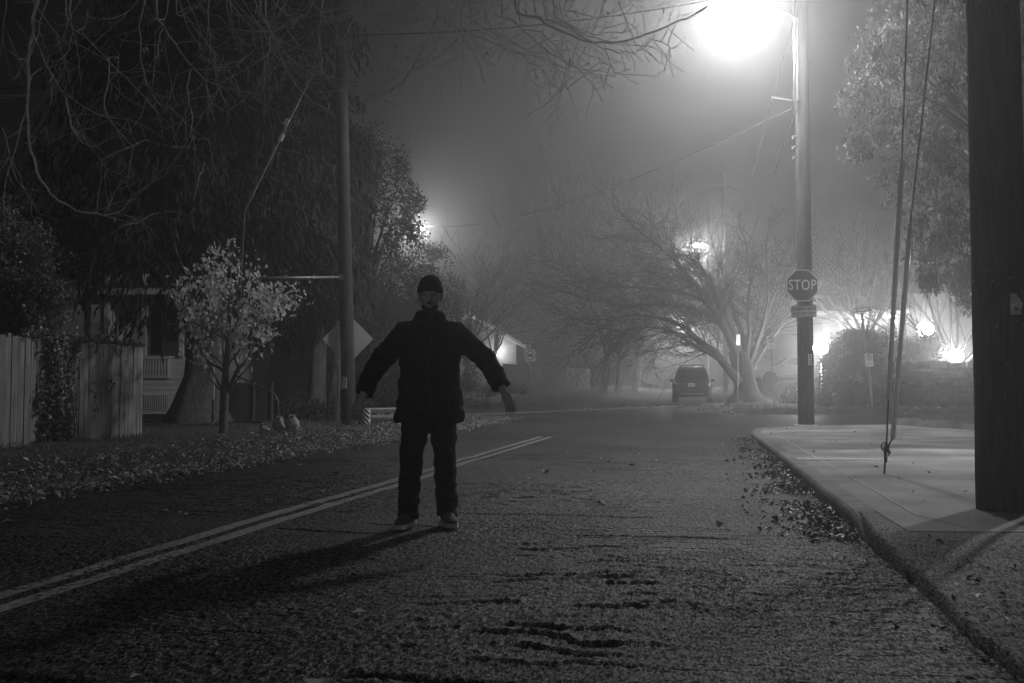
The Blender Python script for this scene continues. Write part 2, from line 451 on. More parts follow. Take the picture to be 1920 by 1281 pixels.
hm, hnt, N, L = nodes('fog')
out = N('ShaderNodeOutputMaterial'); pv = N('ShaderNodeVolumePrincipled')
pv.inputs['Color'].default_value = (0.92, 0.92, 0.92, 1); pv.inputs['Density'].default_value = FOG
pv.inputs['Anisotropy'].default_value = FOG_G
pv.inputs['Density Attribute'].default_value = ''; pv.inputs['Color Attribute'].default_value = ''; pv.inputs['Temperature Attribute'].default_value = ''
L(pv.outputs[0], out.inputs['Volume'])
try: hm.cycles.homogeneous_volume = True
except Exception: pass
tag(MB().box((0, 100, 10.5), (200, 244, 31)).build('haze', hm), 'pale night fog filling the whole street', 'haze', kind='stuff')

# ------------------------------------------------------------------ ground, roads
def sheet(name, svals, tvals, zf, m, kind='structure', smooth=True, world=False):
    V = []; ns, nt_ = len(svals), len(tvals)
    for s in svals:
        for t in tvals:
            x, y = (t, s) if world else XY(s, t)
            V.append((x, y, zf(x, y, s, t)))
    Q = [(i * nt_ + j, i * nt_ + j + 1, (i + 1) * nt_ + j + 1, (i + 1) * nt_ + j) for i in range(ns - 1) for j in range(nt_ - 1)]
    o = np_mesh(name, V, Q, m, smooth=smooth); o['kind'] = kind; return o
def frange(a, b, st):
    n = max(1, int(round((b - a) / st))); return [a + (b - a) * i / n for i in range(n + 1)]
def nz(x, y, sc, oct=3): return mnoise.fractal(Vector((x * sc, y * sc, 3.3)), 1.0, 2.0, oct)

sheet('ground', frange(-19, 18, 4) + frange(20, 60, 1.5) + frange(64, 214, 5), frange(-92, -20, 8) + frange(-16, 10, 1.3) + frange(16, 92, 8),
      lambda x, y, s, t: gz(x, y) - 0.09, M['soil'])
def vn(x, y, seed=0):
    """smooth value noise in -1..1 on arrays"""
    x = np.asarray(x, float); y = np.asarray(y, float)
    ix = np.floor(x).astype(np.int64); iy = np.floor(y).astype(np.int64); fx = x - ix; fy = y - iy
    fx = fx * fx * (3 - 2 * fx); fy = fy * fy * (3 - 2 * fy)
    def hsh(i, j):
        h = (i * 374761393 + j * 668265263 + seed * 974711) & 0xffffffff
        h = ((h ^ (h >> 13)) * 1274126177) & 0xffffffff; h = (h ^ (h >> 16)) & 0xffff
        return h / 32767.5 - 1
    a_, b_, c_, d_ = hsh(ix, iy), hsh(ix + 1, iy), hsh(ix, iy + 1), hsh(ix + 1, iy + 1)
    return (a_ * (1 - fx) + b_ * fx) * (1 - fy) + (c_ * (1 - fx) + d_ * fx) * fy
def sstep(a, b, x):
    k = np.clip((x - a) / (b - a), 0, 1); return k * k * (3 - 2 * k)
def relief_np(s, t):
    s = np.asarray(s, float); t = np.asarray(t, float)
    h = .010 * vn(t * .9, s * .7, 3) + .004 * vn(t * 2.3, s * 2.3, 4)
    m = .55 * vn(t * .42, s * .33, 5) + .30 * vn(t * 1.1, s * .8, 6)
    m = m + 1.0 * np.exp(-((t + .75) / .75) ** 2 - ((s - 4.6) / 1.9) ** 2) + .55 * np.exp(-((t + 1.9) / .6) ** 2 - ((s - 6.9) / .8) ** 2) + .5 * np.exp(-((t + 1.3) / .9) ** 2 - ((s - 9.5) / 1.6) ** 2)
    m = sstep(.12, .62, m)
    ph = s / .20 + 1.3 * vn(t * .75, s * .6, 7) + .75 * vn(t * 2.6, s * 2.6, 8) + .22 * vn(t * 9, s * 9, 18)
    f = ph - np.floor(ph); row = np.floor(ph)
    brk = sstep(-.05, .5, vn(t * 3.1 + row * 3.7, row * 1.9, 9) + .6 * vn(t * 8 + row, row * 2.2, 10))
    h = h + m * brk * .021 * ((1 - f) ** 2.5 - .25)
    # a few deep open cracks and the smooth patch edge
    for (t0, t1, sc, dp) in ((-1.25, -.35, 3.25, .03), (-2.6, -1.5, 3.05, .025), (-.9, .2, 6.6, .022), (-1.9, -.4, 7.7, .022), (-2.9, -2.2, 6.5, .02), (-.2, .45, 2.75, .03), (-2.35, -1.65, 6.95, .022)):
        c = sc + .10 * vn(t * 1.7, t * 0 + sc, 11) + .03 * vn(t * 7, t * 0 + sc, 12); e = np.exp(-((s - c) / .022) ** 2)
        h = h - dp * e * sstep(t0 - .1, t0 + .15, t) * sstep(t1 + .1, t1 - .15, t)
    return h * sstep(17, 13, s)
def grain_np(s, t):
    g = .75 * vn(t * 78, s * 44, 13) + .18 * vn(t * 34, s * 24, 14) + .55 * np.random.default_rng(3).uniform(-1, 1, len(s))
    k = .6 + .5 * vn(t * .8, s * .6, 16)
    smooth_patch = sstep(.35, .6, vn(t * .45 + 3, s * .3, 17))
    return .0095 * g * np.clip(k, .3, 1.2) * (1 - .8 * smooth_patch)
def relief(x, y, s, t): return float(relief_np(np.array([s]), np.array([t]))[0])
def grid_np(name, sv, tv, zf, m):
    sg, tg = np.meshgrid(np.array(sv), np.array(tv), indexing='ij'); s, t = sg.ravel(), tg.ravel()
    V = np.stack([s * DS + t * DC, s * DC - t * DS, zf(s, t)], 1)
    n, k = len(sv), len(tv); i = np.arange(n - 1)[:, None] * k + np.arange(k - 1)[None, :]; i = i.ravel()
    return np_mesh(name, V, np.stack([i, i + 1, i + 1 + k, i + k], 1), m, smooth=True)
rzv = np.vectorize(road_z)
s_all = frange(-19, -3.5, 1.5) + frange(-3, 2.4, .2) + frange(2.415, 8.0, .0145) + frange(8.025, 13.5, .027) + frange(13.6, 19.8, .2) + frange(20, 60, 1) + frange(63, 205, 4)
t_all = frange(-5.98, -4.6, .03) + frange(-4.588, 1.0, .0118)
t_far = frange(-5.98, 1.0, .0266)
near = [s for s in s_all if s < 8.01]; mid_ = [s for s in s_all if 7.99 < s < 13.51]; far_ = [s for s in s_all if s > 13.4]
parts_ = []
o1 = grid_np('road', near, t_all, lambda s, t: relief_np(s, t) + grain_np(s, t) - .006, M['asphalt'])
o2 = grid_np('road', [7.99] + mid_, t_far, lambda s, t: relief_np(s, t) + 1.15 * grain_np(s, t) - .006, M['asphalt'])
o3 = grid_np('road', [13.45] + far_, frange(-5.98, 1.0, .14), lambda s, t: rzv(s) + relief_np(s, t) - .006, M['asphalt'])
for o_ in (o1, o2, o3): o_['kind'] = 'structure'
# the cross street, a little skewed
cs = []
mb = MB()
for i in range(41):
    x = -32 + i * 1.7
    for j in range(9):
        y0 = 28.5 - 0.20 * x if x < 0 else 27 - 0.33 * min(x, 9) ; y1 = 43.5 - 0.18 * max(x, -40) * (1 if x < 0 else 0.6)
        y = y0 - 4 + (y1 - y0 + 6) * j / 8
        cs.append((x, y, gz(x, y) - 0.012))
Q = [(i * 9 + j, (i + 1) * 9 + j, (i + 1) * 9 + j + 1, i * 9 + j + 1) for i in range(40) for j in range(8)]
np_mesh('cross_street', cs, Q, M['asphalt_side'], smooth=True)['kind'] = 'structure'
# pale concrete gutter crossing at the far side of the junction
a = P(850, 779, 33.2); b = P(1362, 757, 45.5); gp = []
for i in range(25):
    f = i / 24; x = a.x + (b.x - a.x) * f; y = a.y + (b.y - a.y) * f
    for dy in (-0.75, 0.75):
        gp.append((x, y + dy, gz(x, y + dy) + 0.006))
np_mesh('gutter_strip', gp, [(2 * i, 2 * i + 2, 2 * i + 3, 2 * i + 1) for i in range(24)], M['gutter'])['kind'] = 'structure'

# double centre line, painted on the worn surface
def stripe(t0, t1, s0, s1):
    V = []; ss = frange(s0, s1, .2)
    for s in ss:
        for t in (t0 + 0.006 * nz(s, 1, 3), t1 + 0.006 * nz(s, 9, 3)):
            x, y = XY(s, t); V.append((x, y, road_z(s) + relief(x, y, s, t) - .0025 + .0085 * sm(12, 14, s)))
    return V, [(2 * i, 2 * i + 2, 2 * i + 3, 2 * i + 1) for i in range(len(ss) - 1)]
V1, Q1 = stripe(-3.30, -3.19, 0.5, 20.2); V2, Q2 = stripe(-3.10, -2.99, 0.5, 20.2)
np_mesh('road_marking', V1 + V2, Q1 + [tuple(i + len(V1) for i in q) for q in Q2], M['paint'])['kind'] = 'structure'

# ------------------------------------------------------------------ right pavement and kerb
KP = [XY(6.55, 1.0), XY(8, 1.0), XY(11, .99), XY(14, .98), XY(17, .97), XY(19.5, .95), XY(20.7, .96)] + \
     [(5.06, 20.95), (5.22, 21.6), (5.6, 22.35), (6.2, 22.95), (7.0, 23.35), (8.2, 23.75), (9.6, 24.15), (12, 24.8), (16, 25.7)]
def offset(path, d):
    out_ = []
    for i, p in enumerate(path):
        a_ = Vector(path[max(i - 1, 0)]); b_ = Vector(path[min(i + 1, len(path) - 1)])
        t = (b_ - a_).normalized(); out_.append((p[0] + t.y * d, p[1] - t.x * d))
    return out_
def dense(path, st=.25):
    r = []
    for a_, b_ in zip(path[:-1], path[1:]):
        n = max(1, int(math.dist(a_, b_) / st))
        r += [(a_[0] + (b_[0] - a_[0]) * i / n, a_[1] + (b_[1] - a_[1]) * i / n) for i in range(n)]
    return r + [path[-1]]
KD = dense(KP, .12)
prof = [(0.0, -0.1), (0.0, 0.085), (0.012, 0.108), (0.035, 0.121), (0.17, 0.124), (0.17, -0.1)]
rr = []
off = [offset(KD, p[0]) for p in prof]
for i in range(len(KD)):
    wob = 0.003 * nz(KD[i][0] * 3, KD[i][1] * 3, 1)
    chip = -0.010 * sm(.2, .4, nz(KD[i][0] * 2, KD[i][1] * 2 + 9, 1.6))
    base = gz(*KD[i])
    down = -0.075 * sm(.9, 0, ST(*KD[i])[0] - 6.55)
    rr.append([(off[j][i][0] + (wob if j < 4 else 0), off[j][i][1], base + prof[j][1] + (down + (chip if j in (1, 2, 3) else 0) if j not in (0, 5) else 0)) for j in range(6)])
kerb = MB().rings(rr, smooth=False).build('kerb', M['kerb']); kerb['kind'] = 'structure'
inner = dense(offset(KP, 0.174), .4)
front = (2.35, 5.95)
poly = [front] + inner[1:] + [(16.4, 24.9), (18, 12), (14, 5.2)]
sw = MB(); sw.add([(x, y, gz(x, y) + 0.119) for x, y in poly], [tuple(range(len(poly)))])
qa, qb, qc = inner[1], front, (14, 5.2)
sw.add([(*qa, .119), (*qb, .119), (*qc, .119), (*qa, -.05), (*qb, -.05), (*qc, -.05)], [(0, 1, 4, 3), (1, 2, 5, 4)])
sw = sw.build('pavement', M['concrete']); sw['kind'] = 'structure'
# joints: the long one along the kerb painted pale for the light it catches, cross joints, the odd crack
jm = MB()
def joint(mbx, pts, wdt, z):
    pts = [Vector((p[0], p[1])) for p in pts]; vs = []
    for i, p in enumerate(pts):
        t = (pts[min(i + 1, len(pts) - 1)] - pts[max(i - 1, 0)]).normalized(); n_ = Vector((t.y, -t.x))
        wd = wdt * (0.55 + 0.75 * abs(mnoise.noise(Vector((p.x * 3, p.y * 3, 1)))))
        for sg in (-1, 1): vs.append((p.x + n_.x * wd * sg, p.y + n_.y * wd * sg, gz(p.x, p.y) + z))
    mbx.add(vs, [(2 * i, 2 * i + 1, 2 * i + 3, 2 * i + 2) for i in range(len(pts) - 1)])
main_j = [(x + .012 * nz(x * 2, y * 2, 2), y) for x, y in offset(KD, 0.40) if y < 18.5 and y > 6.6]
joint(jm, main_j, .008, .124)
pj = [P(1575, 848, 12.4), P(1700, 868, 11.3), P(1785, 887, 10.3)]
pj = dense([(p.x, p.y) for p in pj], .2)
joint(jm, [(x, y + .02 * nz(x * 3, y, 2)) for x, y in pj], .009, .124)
o = jm.build('pavement_joint', M['paleandlit']); o['kind'] = 'structure'
cm = MB()
joint(cm, dense([(main_j[0][0], main_j[0][1]), (2.75, 6.05), (4.0, 6.0), (7, 5.9)], .2), .007, .124)
joint(cm, dense([(3.05, 9.62), (3.7, 9.66), (4.3, 9.75), (4.75, 10.1)], .15), .010, .1245)
joint(cm, dense([(4.2, 13.9), (9, 13.2)], .3), .006, .124)
joint(cm, dense([(4.75, 17.0), (11, 16.3)], .3), .006, .124)
joint(cm, dense([(3.05, 8.35), (5, 8.1), (9, 7.6)], .3), .005, .124)
joint(cm, dense([(3.6, 11.35), (6, 11.0), (9, 10.5)], .3), .005, .124)
joint(cm, dense([(4.9, 6.3), (5.6, 9.5), (6.6, 15), (7.4, 20)], .4), .005, .1242)
for sk in (8.2, 10.9, 13.6, 16.4, 19.0): joint(cm, [XY(sk, 1.015), XY(sk + .003, 1.09), XY(sk, 1.165)], .006, .1262)
o = cm.build('pavement_crack', M['crackfill']); o['kind'] = 'structure'
# driveway apron and rough gravelly edge in the near right corner
def apron_z(x, y, s, t):
    e = 1.02 + 0.07 * nz(s * 1.1, 4.2, 1.0, 3) + .014 * nz(x * 4, y * 4, 1.0, 3)
    k = sm(e - .012, e + .03, t)
    top = 0.056 + 0.010 * nz(x * 3, y * 3, 1.2, 4) + 0.007 * nz(x, y, 16, 2) + .006 * mnoise.noise(Vector((x * 45, y * 30, 2)))
    edge = sm(5.0, 5.8, y); top = top * (1 - edge) + .1150 * edge
    ramp = sm(4.3, 5.1, y) * sm(2.38, 1.55, x)                    # dips to the road by the kerb end
    top = top * (1 - ramp) + (0.008 + .003 * nz(x, y, 12, 2)) * ramp
    return -0.05 * (1 - k) + top * k
ys = frange(-1.5, 2, .12) + frange(2.025, 5.2, .025) + frange(5.25, 7.2, .05); xs = frange(.7, 2.6, .02) + frange(2.65, 3.4, .05) + frange(3.5, 9, .3)
sheet('rough_apron', ys, xs, lambda x, y, s, t: apron_z(x, y, *ST(x, y)), M['apron'], world=True)

# ------------------------------------------------------------------ verges
def verge(name, svals, tvals, planes, h, m, amp=0.03, world=False, rad=1.6, wd=.35):
    def zf(x, y, s, t):
        s_, t_ = ST(x, y)
        d = [p(x, y, s_, t_) for p in planes]
        e = min(d)
        if len(d) > 1 and d[0] < rad and d[1] < rad: e = rad - math.hypot(rad - d[0], rad - d[1])
        e += 0.12 * nz(x, y, .9, 2)
        k = sm(-0.05, wd, e)
        return gz(x, y) - 0.07 + (h + 0.07 + amp * nz(x, y, 1.4, 3) * 1.2) * k
    return sheet(name, svals, tvals, zf, m, world=world)
VL = dict(planes=[lambda x, y, s, t: -5.75 - t, lambda x, y, s, t: 31.0 - s], h=0.10)
verge('near_verge', frange(-17, -4.5, 1.2) + frange(-4, 33, .22), frange(-26, -9, .8) + frange(-8.9, -5.5, .12), VL['planes'], VL['h'], M['soil'], .05, wd=1.2)
VFL = [lambda x, y, s, t: -5.7 - t, lambda x, y, s, t: s - 40.0]
verge('far_verge', frange(39, 60, .4) + frange(61, 190, 3), frange(-40, -12, 1.5) + frange(-11.6, -5.2, .25), VFL, 0.14, M['soil'], .05)
VFR = [lambda x, y, s, t: t - 1.05, lambda x, y, s, t: y - 33.9 + .02 * x]
verge('corner_verge', frange(38 - 6, 52, .35) + frange(53, 190, 3), frange(.6, 6, .25) + frange(6.5, 40, 1.5), VFR, 0.16, M['soil'], .05)
GP = [P(1688, 796, 23.6), P(1760, 803, 21.5), P(1850, 812, 19.6), P(2000, 818, 18.6)]
def grass_edge(x):
    pts = [(p.x, p.y) for p in GP]
    for (x0, y0), (x1, y1) in zip(pts[:-1], pts[1:]):
        if x <= x1: return y0 + (y1 - y0) * (x - x0) / (x1 - x0)
    return pts[-1][1]
VG = [lambda x, y, s, t: y - grass_edge(x), lambda x, y, s, t: 24.4 + .22 * (x - 9.6) - y + .0]
verge('planting_strip', frange(17, 27, .12), frange(8.6, 24, .2), [VG[0], VG[1]], 0.28, M['soil'], .06, world=True, rad=.2, wd=.4)

# ------------------------------------------------------------------ grass and fallen leaves (stuff)
rng = np.random.default_rng(5)
dg0 = bpy.context.evaluated_depsgraph_get()
def surf_z(x, y, planes, h, wd=.35, rad=1.6):
    s_, t_ = ST(x, y); d = [p(x, y, s_, t_) for p in planes]; e = min(d)
    if len(d) > 1 and d[0] < rad and d[1] < rad: e = rad - math.hypot(rad - d[0], rad - d[1])
    k = sm(-.05, wd, e); return gz(x, y) - 0.07 + (h + .07) * k, e
C = []; 
for i in range(9000):
    x, y = rng.uniform(8.8, 14.5), rng.uniform(18.2, 25.2)
    z, e = surf_z(x, y, VG, .28, .4, .2)
    if e < 0.02: continue
    C.append((x, y, z + .03))
C = np.array(C); D = np.stack([rng.normal(size=len(C)) * .45, rng.normal(size=len(C)) * .45, np.ones(len(C))], 1)
tag(leaf_obj('grass', leaf_arrays(C, D, rng.uniform(.08, .2, len(C)), .012, rng), M['grass']), 'short bright grass on the strip behind the large right pole', 'grass', kind='stuff')
C = []
for i in range(34000):
    s, t = rng.uniform(6, 31), -5.7 - abs(rng.normal()) * 2.6
    if t < -14: continue
    x, y = XY(s, t); z, e = surf_z(x, y, VL['planes'], VL['h'], 1.2)
    if e < .1 + .8 * rng.random() or nz(x, y, .7, 2) < -.15: continue
    C.append((x, y, z + .02))
C = np.array(C); D = np.stack([rng.normal(size=len(C)) * .6, rng.normal(size=len(C)) * .6, np.ones(len(C))], 1)
tag(leaf_obj('verge_grass', leaf_arrays(C, D, rng.uniform(.07, .2, len(C)), .012, rng), M['dimgrass']), 'thin ragged grass on the left verge by the board fence', 'grass', kind='stuff')
def litter(n, pick, L0, m, name, label, tilt=.35):
    C = []
    for i in range(n):
        q = pick()
        if q is not None: C.append(q)
    C = np.array(C); k = len(C)
    D = rng.normal(size=(k, 3)); D[:, 2] *= tilt
    Nn = np.stack([rng.normal(size=k) * tilt, rng.normal(size=k) * tilt, np.ones(k)], 1)
    l = L0 * np.exp(rng.normal(size=k) * .35)
    tag(leaf_obj(name, leaf_arrays(C, D, l, l * rng.uniform(.45, .8, k), rng, Nn, .25), m), label, 'leaves', kind='stuff')
def pick_left():
    s = rng.uniform(4.5, 30.5); t = -5.35 - abs(rng.normal()) * 1.1
    x, y = XY(s, t)
    if t < -9: return None
    z, e = surf_z(x, y, VL['planes'], VL['h'], 1.2)
    if e < -.1 and rng.random() < .8: return None
    return (x, y, max(z + .02, road_z(s) + .008) + rng.random() * .05)
litter(24000, pick_left, .043, M['litter'], 'fallen_leaves', 'thick band of fallen leaves along the left road edge', .5)
def pick_gutter():
    s = rng.uniform(6.6, 20.5); t = .98 - abs(rng.normal()) * .19 * (1.3 - .02 * s)
    x, y = XY(s, t); 
    if nz(x, y, 1.1, 2) < -.22: return None
    return (x, y, relief(x, y, s, t) + .006 + rng.random() * .045 * sm(.6, 1, t))
litter(7500, pick_gutter, .032, M['litterdark'], 'gutter_leaves', 'dark wet leaves packed along the right kerb', .6)
def pick_walk():
    x, y = rng.uniform(2.3, 9), rng.uniform(5, 22)
    s, t = ST(x, y)
    if t < 1.25: return None
    return (x, y, (.126 if y > 6 else apron_z(x, y, s, t) + .01) + rng.random() * .012)
litter(190, pick_walk, .045, M['litter'], 'pavement_leaves', 'few dry leaves scattered over the right pavement', .35)
def pick_road():
    s, t = rng.uniform(2.8, 18), rng.uniform(-5.4, 1.0)
    x, y = XY(s, t); return (x, y, relief(x, y, s, t) + .006)
litter(70, pick_road, .065, M['litter'], 'road_leaves', 'odd flattened leaves lying on the asphalt', .12)
def pick_apron():
    x, y = rng.uniform(1.3, 3.6), rng.uniform(2.6, 5.8); s, t = ST(x, y)
    if t < .7 or (t > 1.3 and rng.random() < .7): return None
    return (x, y, max(apron_z(x, y, s, t), .0) + .008)
litter(420, pick_apron, .028, M['litterdark'], 'apron_leaves', 'small dark leaves caught on the broken edge at bottom right', .5)
def pick_corner():
    x, y = rng.uniform(6.5, 18), rng.uniform(33.3, 44); z, e = surf_z(x, y, VFR, .16)
    s, t = ST(x, y)
    if e > 1.6 and rng.random() < .7: return None
    if t < -1: return None
    return (x, y, max(z, gz(x, y)) + .02)
litter(900, pick_corner, .09, M['litter'], 'corner_leaves', 'leaves on the grass corner around the large bare tree', .5)
def pick_strip():
    f = rng.uniform(.3, 1); x = a.x + (b.x - a.x) * f + rng.normal() * .3; y = a.y + (b.y - a.y) * f + 1.0 + rng.normal() * .5
    return (x, y, gz(x, y) + .02)
litter(420, pick_strip, .1, M['litter'], 'junction_leaves', 'pale leaves lining the gutter across the far side of the junction', .3)
# ------------------------------------------------------------------ poles, signs, lamps, wires
def bw(mb, name, m, root, parent=None):
    """world-space mesh under an unrotated thing"""
    l = root.location; mb.v = [(v[0] - l[0], v[1] - l[1], v[2] - l[2]) for v in mb.v]
    return mb.build(name, m, parent if parent is not None else root)
def light(root, loc, power, radius, name='lamp_light', cone=None):
    d = bpy.data.lights.new(name, 'SPOT' if cone else 'POINT')
    if cone: d.spot_size = R(cone); d.spot_blend = .22
    d.energy = power; d.shadow_soft_size = radius; d.color = (1, 1, 1)
    o = link(bpy.data.objects.new(name, d), root); o.location = Vector(loc) - root.location
    return o
def pole_post(mb, b, top, r0, r1, n=20, seg=26, seed=0, fis=0.0):
    b, top = Vector(b), Vector(top)
    rr = []
    for i in range(seg + 1):
        f = i / seg; c = b.lerp(top, f); r = r0 + (r1 - r0) * f
        ring = []
        for k in range(n):
            q = 2 * math.pi * k / n
            rk = r * (1 + .018 * mnoise.noise(Vector((math.cos(q) * 3 + seed, math.sin(q) * 3, c.z * .35))))
            if fis: rk -= fis * max(0, mnoise.noise(Vector((math.cos(q) * 9 + seed, math.sin(q) * 9, c.z * .55))) - .12) + fis * .35 * mnoise.noise(Vector((math.cos(q) * 22, math.sin(q) * 22, c.z * 1.6)))
            ring.append((c.x + rk * math.cos(q), c.y + rk * math.sin(q), c.z))
        rr.append(ring)
    return mb.rings(rr)

# --- large near pole on the right
b1 = Vector(P(1884, 953, 7.0)); b1.z = 0.115; BP = b1
t1 = thing('utility_pole', 'thick dark creosoted utility pole in the right foreground with a peeling paper on it', 'utility pole', b1)
bw(pole_post(MB(), b1 - Vector((0, 0, .2)), b1 + Vector((.02, .05, 11.2)), .184, .15, 140, 120, 1, .016), 'post', M['pole'], t1)
cx = b1.x + .222
cpm = MB(); cpm.tube([(cx + .03, 6.90, .12), (cx + .025, 6.9, 2), (cx - .005, 6.92, 4), (cx - .02, 6.93, 6), (cx - .04, 6.95, 9)], .026, 12)
cond = bw(cpm, 'conduit', M['dullmetal'], t1)
for z in (1.1, 3.78, 6.4):
    cl = MB(); cl.box((cx + .005, 6.91, z), (.085, .075, .035), bev=.008); cl.tube([(cx - .03, 6.885, z), (cx - .03, 6.855, z)], .014, 8)
    bw(cl, 'conduit_clamp', M['metal'], t1)
# peeling paper bent round the post
pp = MB(); rows = 12; cols = 8; vs = []
a0, a1 = R(262), R(286); z0, z1 = 1.485, 1.652
z0 = P(1888, 590, 6.82).z; z1 = P(1888, 551, 6.82).z; hgt = z1 - z0
for i in range(rows + 1):
    for j in range(cols + 1):
        fz, fa = i / rows, j / cols
        lim = 1.0 if fa < .45 else 1 - (fa - .45) * .85
        zz = z0 + hgt * fz * lim
        ang = a0 + (a1 - a0) * fa + R(2)
        r = .186 + .004 + .022 * max(0, fz * fa - .35) + .008 * max(0, .12 - fz) * 4
        vs.append((b1.x + r * math.cos(ang), b1.y + r * math.sin(ang), zz))
pp.add(vs, [(i * (cols + 1) + j, i * (cols + 1) + j + 1, (i + 1) * (cols + 1) + j + 1, (i + 1) * (cols + 1) + j) for i in range(rows) for j in range(cols)], True)
ppo = pp; ppb = bw(ppo, 'paper', M['paper'], t1)
ik = MB()
def on_pole(fa, fz): 
    ang = a0 + (a1 - a0) * fa + R(2); r = .1935 + .022 * max(0, fz * fa - .35)
    return (b1.x + r * math.cos(ang), b1.y + r * math.sin(ang), z0 + hgt * fz)
def on_text(body, fz, size, f0):
    vs_, fs_ = text_mesh(body, size, 1.0, 0.0, .0004)
    out_ = []
    for v in vs_:
        ang = a0 + (a1 - a0) * f0 + R(2) + v[0] / .19
        r = .1945 + v[2] + .022 * max(0, fz * f0 - .35) + .0015
        out_.append((b1.x + r * math.cos(ang), b1.y + r * math.sin(ang), z0 + hgt * fz + v[1]))
    ik.add(out_, fs_)
on_text('4 Miles', .80, .020, .34); on_text('Mohawk', .64, .022, .36); None
for q in range(5):
    c0 = on_pole(.30 + .05 * (q % 3), .33 - .03 * q); ik.box((c0[0] + .012, c0[1] - .001, c0[2]), (.03, .002, .004))
for q in range(9):
    c0 = on_pole(.25 + .08 * q, .10 + .05 * ((q * 7) % 3)); ik.box((c0[0], c0[1] - .001, c0[2]), (.006, .002, .006))
bw(ik, 'printed_lettering', M['ink'], t1, ppb)
for px, py in ((1857, 508), (1846, 521), (1893, 521), (1865, 525), (1905, 602), (1872, 613), (1888, 684)):
    c0 = P(px, py, 6.83); dx = c0.x - b1.x; yy = b1.y - math.sqrt(max(.0001, .181 ** 2 - dx * dx)) - .001
    bw(MB().box((c0.x, yy, c0.z), (.010, .008, .005), rot=(0, .5 * (px % 3 - 1), dx * 5)), 'staple', M['metal'], t1)

# --- guy wires of the big pole
anc = P(1658, 888, 9.95); anc.z = .12
tops = [Vector((b1.x - .06, 7.15, 8.7)), Vector((b1.x - .02, 7.2, 10.6))]
kn = P(1662, 838, 9.9)
for i, (g0, g1, hi, lo) in enumerate((((1691, 300), (1666, 748), 0, 0), ((1707, 420), (1674, 822), 1, 0))):
    root = thing('guy_wire', ['taut guy wire with the longer pale guard tube, left one beside the large right pole',
                              'taut guy wire with the lower pale guard tube, right one beside the large right pole'][i], 'guy wire', anc + Vector((.02 * i, .02 * i, 0)))
    pA, pB = P(*g0, 9.3 if i == 0 else 9.35), P(*g1, 9.75)
    topw = P(1702 if i == 0 else 1753, 0, 8.9); ext = topw + (topw - pA) * 1.4
    d = MB().tube([kn + Vector((0, 0, -.02)), pB, pA, topw, ext], .0085, 8); bw(d, 'cable', M['cable'], root)
    g = MB(); q = pB + (pA - pB) * -.02
    g.tube([pB, pB.lerp(pA, .33), pB.lerp(pA, .66), pA], .023, 12); bw(g, 'guard_tube', M['guard'], root)
    if i == 0:
        rod = MB().tube([anc + Vector((0, 0, -.2)), anc, anc.lerp(kn, .62)], .010, 10); bw(rod, 'anchor_rod', M['cable'], root)
        ey = MB()
        c0 = anc.lerp(kn, .66)
        ey.box(c0, (.034, .028, .13), bev=.012); ey.box(c0 + Vector((0, 0, .075)), (.05, .035, .03), bev=.01)
        pts = [kn + Vector((.045 * math.cos(k * .7) - .012, .02 * math.sin(k), .045 * math.sin(k * .7))) for k in range(10)]
        ey.tube(pts, .006, 6); ey.tube([kn + Vector((.0, 0, .05)), kn + Vector((.035, 0, -.07))], .010, 6); ey.tube([c0, kn], .007, 6)
        ey.box(kn + Vector((0, 0, .0)), (.03, .04, .07), bev=.008)
        bw(ey, 'wire_clamp', M['cable'], root)
    else:
        bw(MB().tube([kn, kn + Vector((.02, -.02, -.09)), anc.lerp(kn, .7)], .006, 6), 'tail_wire', M['cable'], root)
# pavement grating strip
gr = thing('drain_grating', 'long ribbed grating strip set flush in the right pavement', 'grating', (0, 0, 0))
ga, gb = P(1492, 862, 12.1), P(1668, 857, 12.0)
ga.z = gb.z = .124; gr.location = ga
dv = (gb - ga); mbg = MB(); nb = 46
for i in range(nb):
    c0 = ga + dv * ((i + .5) / nb); mbg.box(c0 + Vector((0, 0, .0025)), (dv.length / nb * .6, .30, .004))
bw(mbg, 'grille', M['paleandlit'], gr)
fr = MB().box(ga + dv * .5 + Vector((0, 0, -.001)), (dv.length + .04, .34, .004)); bw(fr, 'bed', M['concrete'], gr)

# --- corner pole with the STOP sign
b2 = P(1512, 795, 23.55); b2.z = .119
t2 = thing('utility_pole', 'weathered utility pole at the pavement corner carrying the stop sign', 'utility pole', b2)
bw(pole_post(MB(), b2 - Vector((0, 0, .2)), b2 + Vector((.05, .1, 13.0)), .192, .14, 20, 30, 4), 'post', M['pole2'], t2)
bw(MB().tube([(b2.x - .20, b2.y - .12, 7.55), (b2.x - .19, b2.y - .12, 9), (b2.x - .17, b2.y - .1, 11.5)], .03, 10), 'riser_pipe', M['metal'], t2)
br = MB(); bA, bB = P(1447, 182, 23.3), P(1481, 188, 23.4)
br.box((bA + bB) / 2, ((bB - bA).length, .035, .045), rot=(0, .17, 0)); br.tube([bB, Vector((b2.x, b2.y, bB.z))], .02, 8)
bw(br, 'standoff_bracket', M['metal'], t2)
bw(MB().box(b2 + Vector((-.02, -.05, .012)), (.46, .40, .03), bev=.01), 'collar', M['paleandlit'], t2)
nt = MB(); c0 = P(1521, 674, 23.3)
nt.box((c0.x, b2.y - .165, c0.z), (.11, .012, .26), rot=(0, 0, .45)); nto = bw(nt, 'notice', M['signwhite'], t2)
nk = MB()
for q in range(4): nk.box((c0.x - .004, b2.y - .173, c0.z + .09 - q * .055), (.06, .004, .022), rot=(0, 0, .45))
bw(nk, 'notice_print', M['ink'], t2, nto)
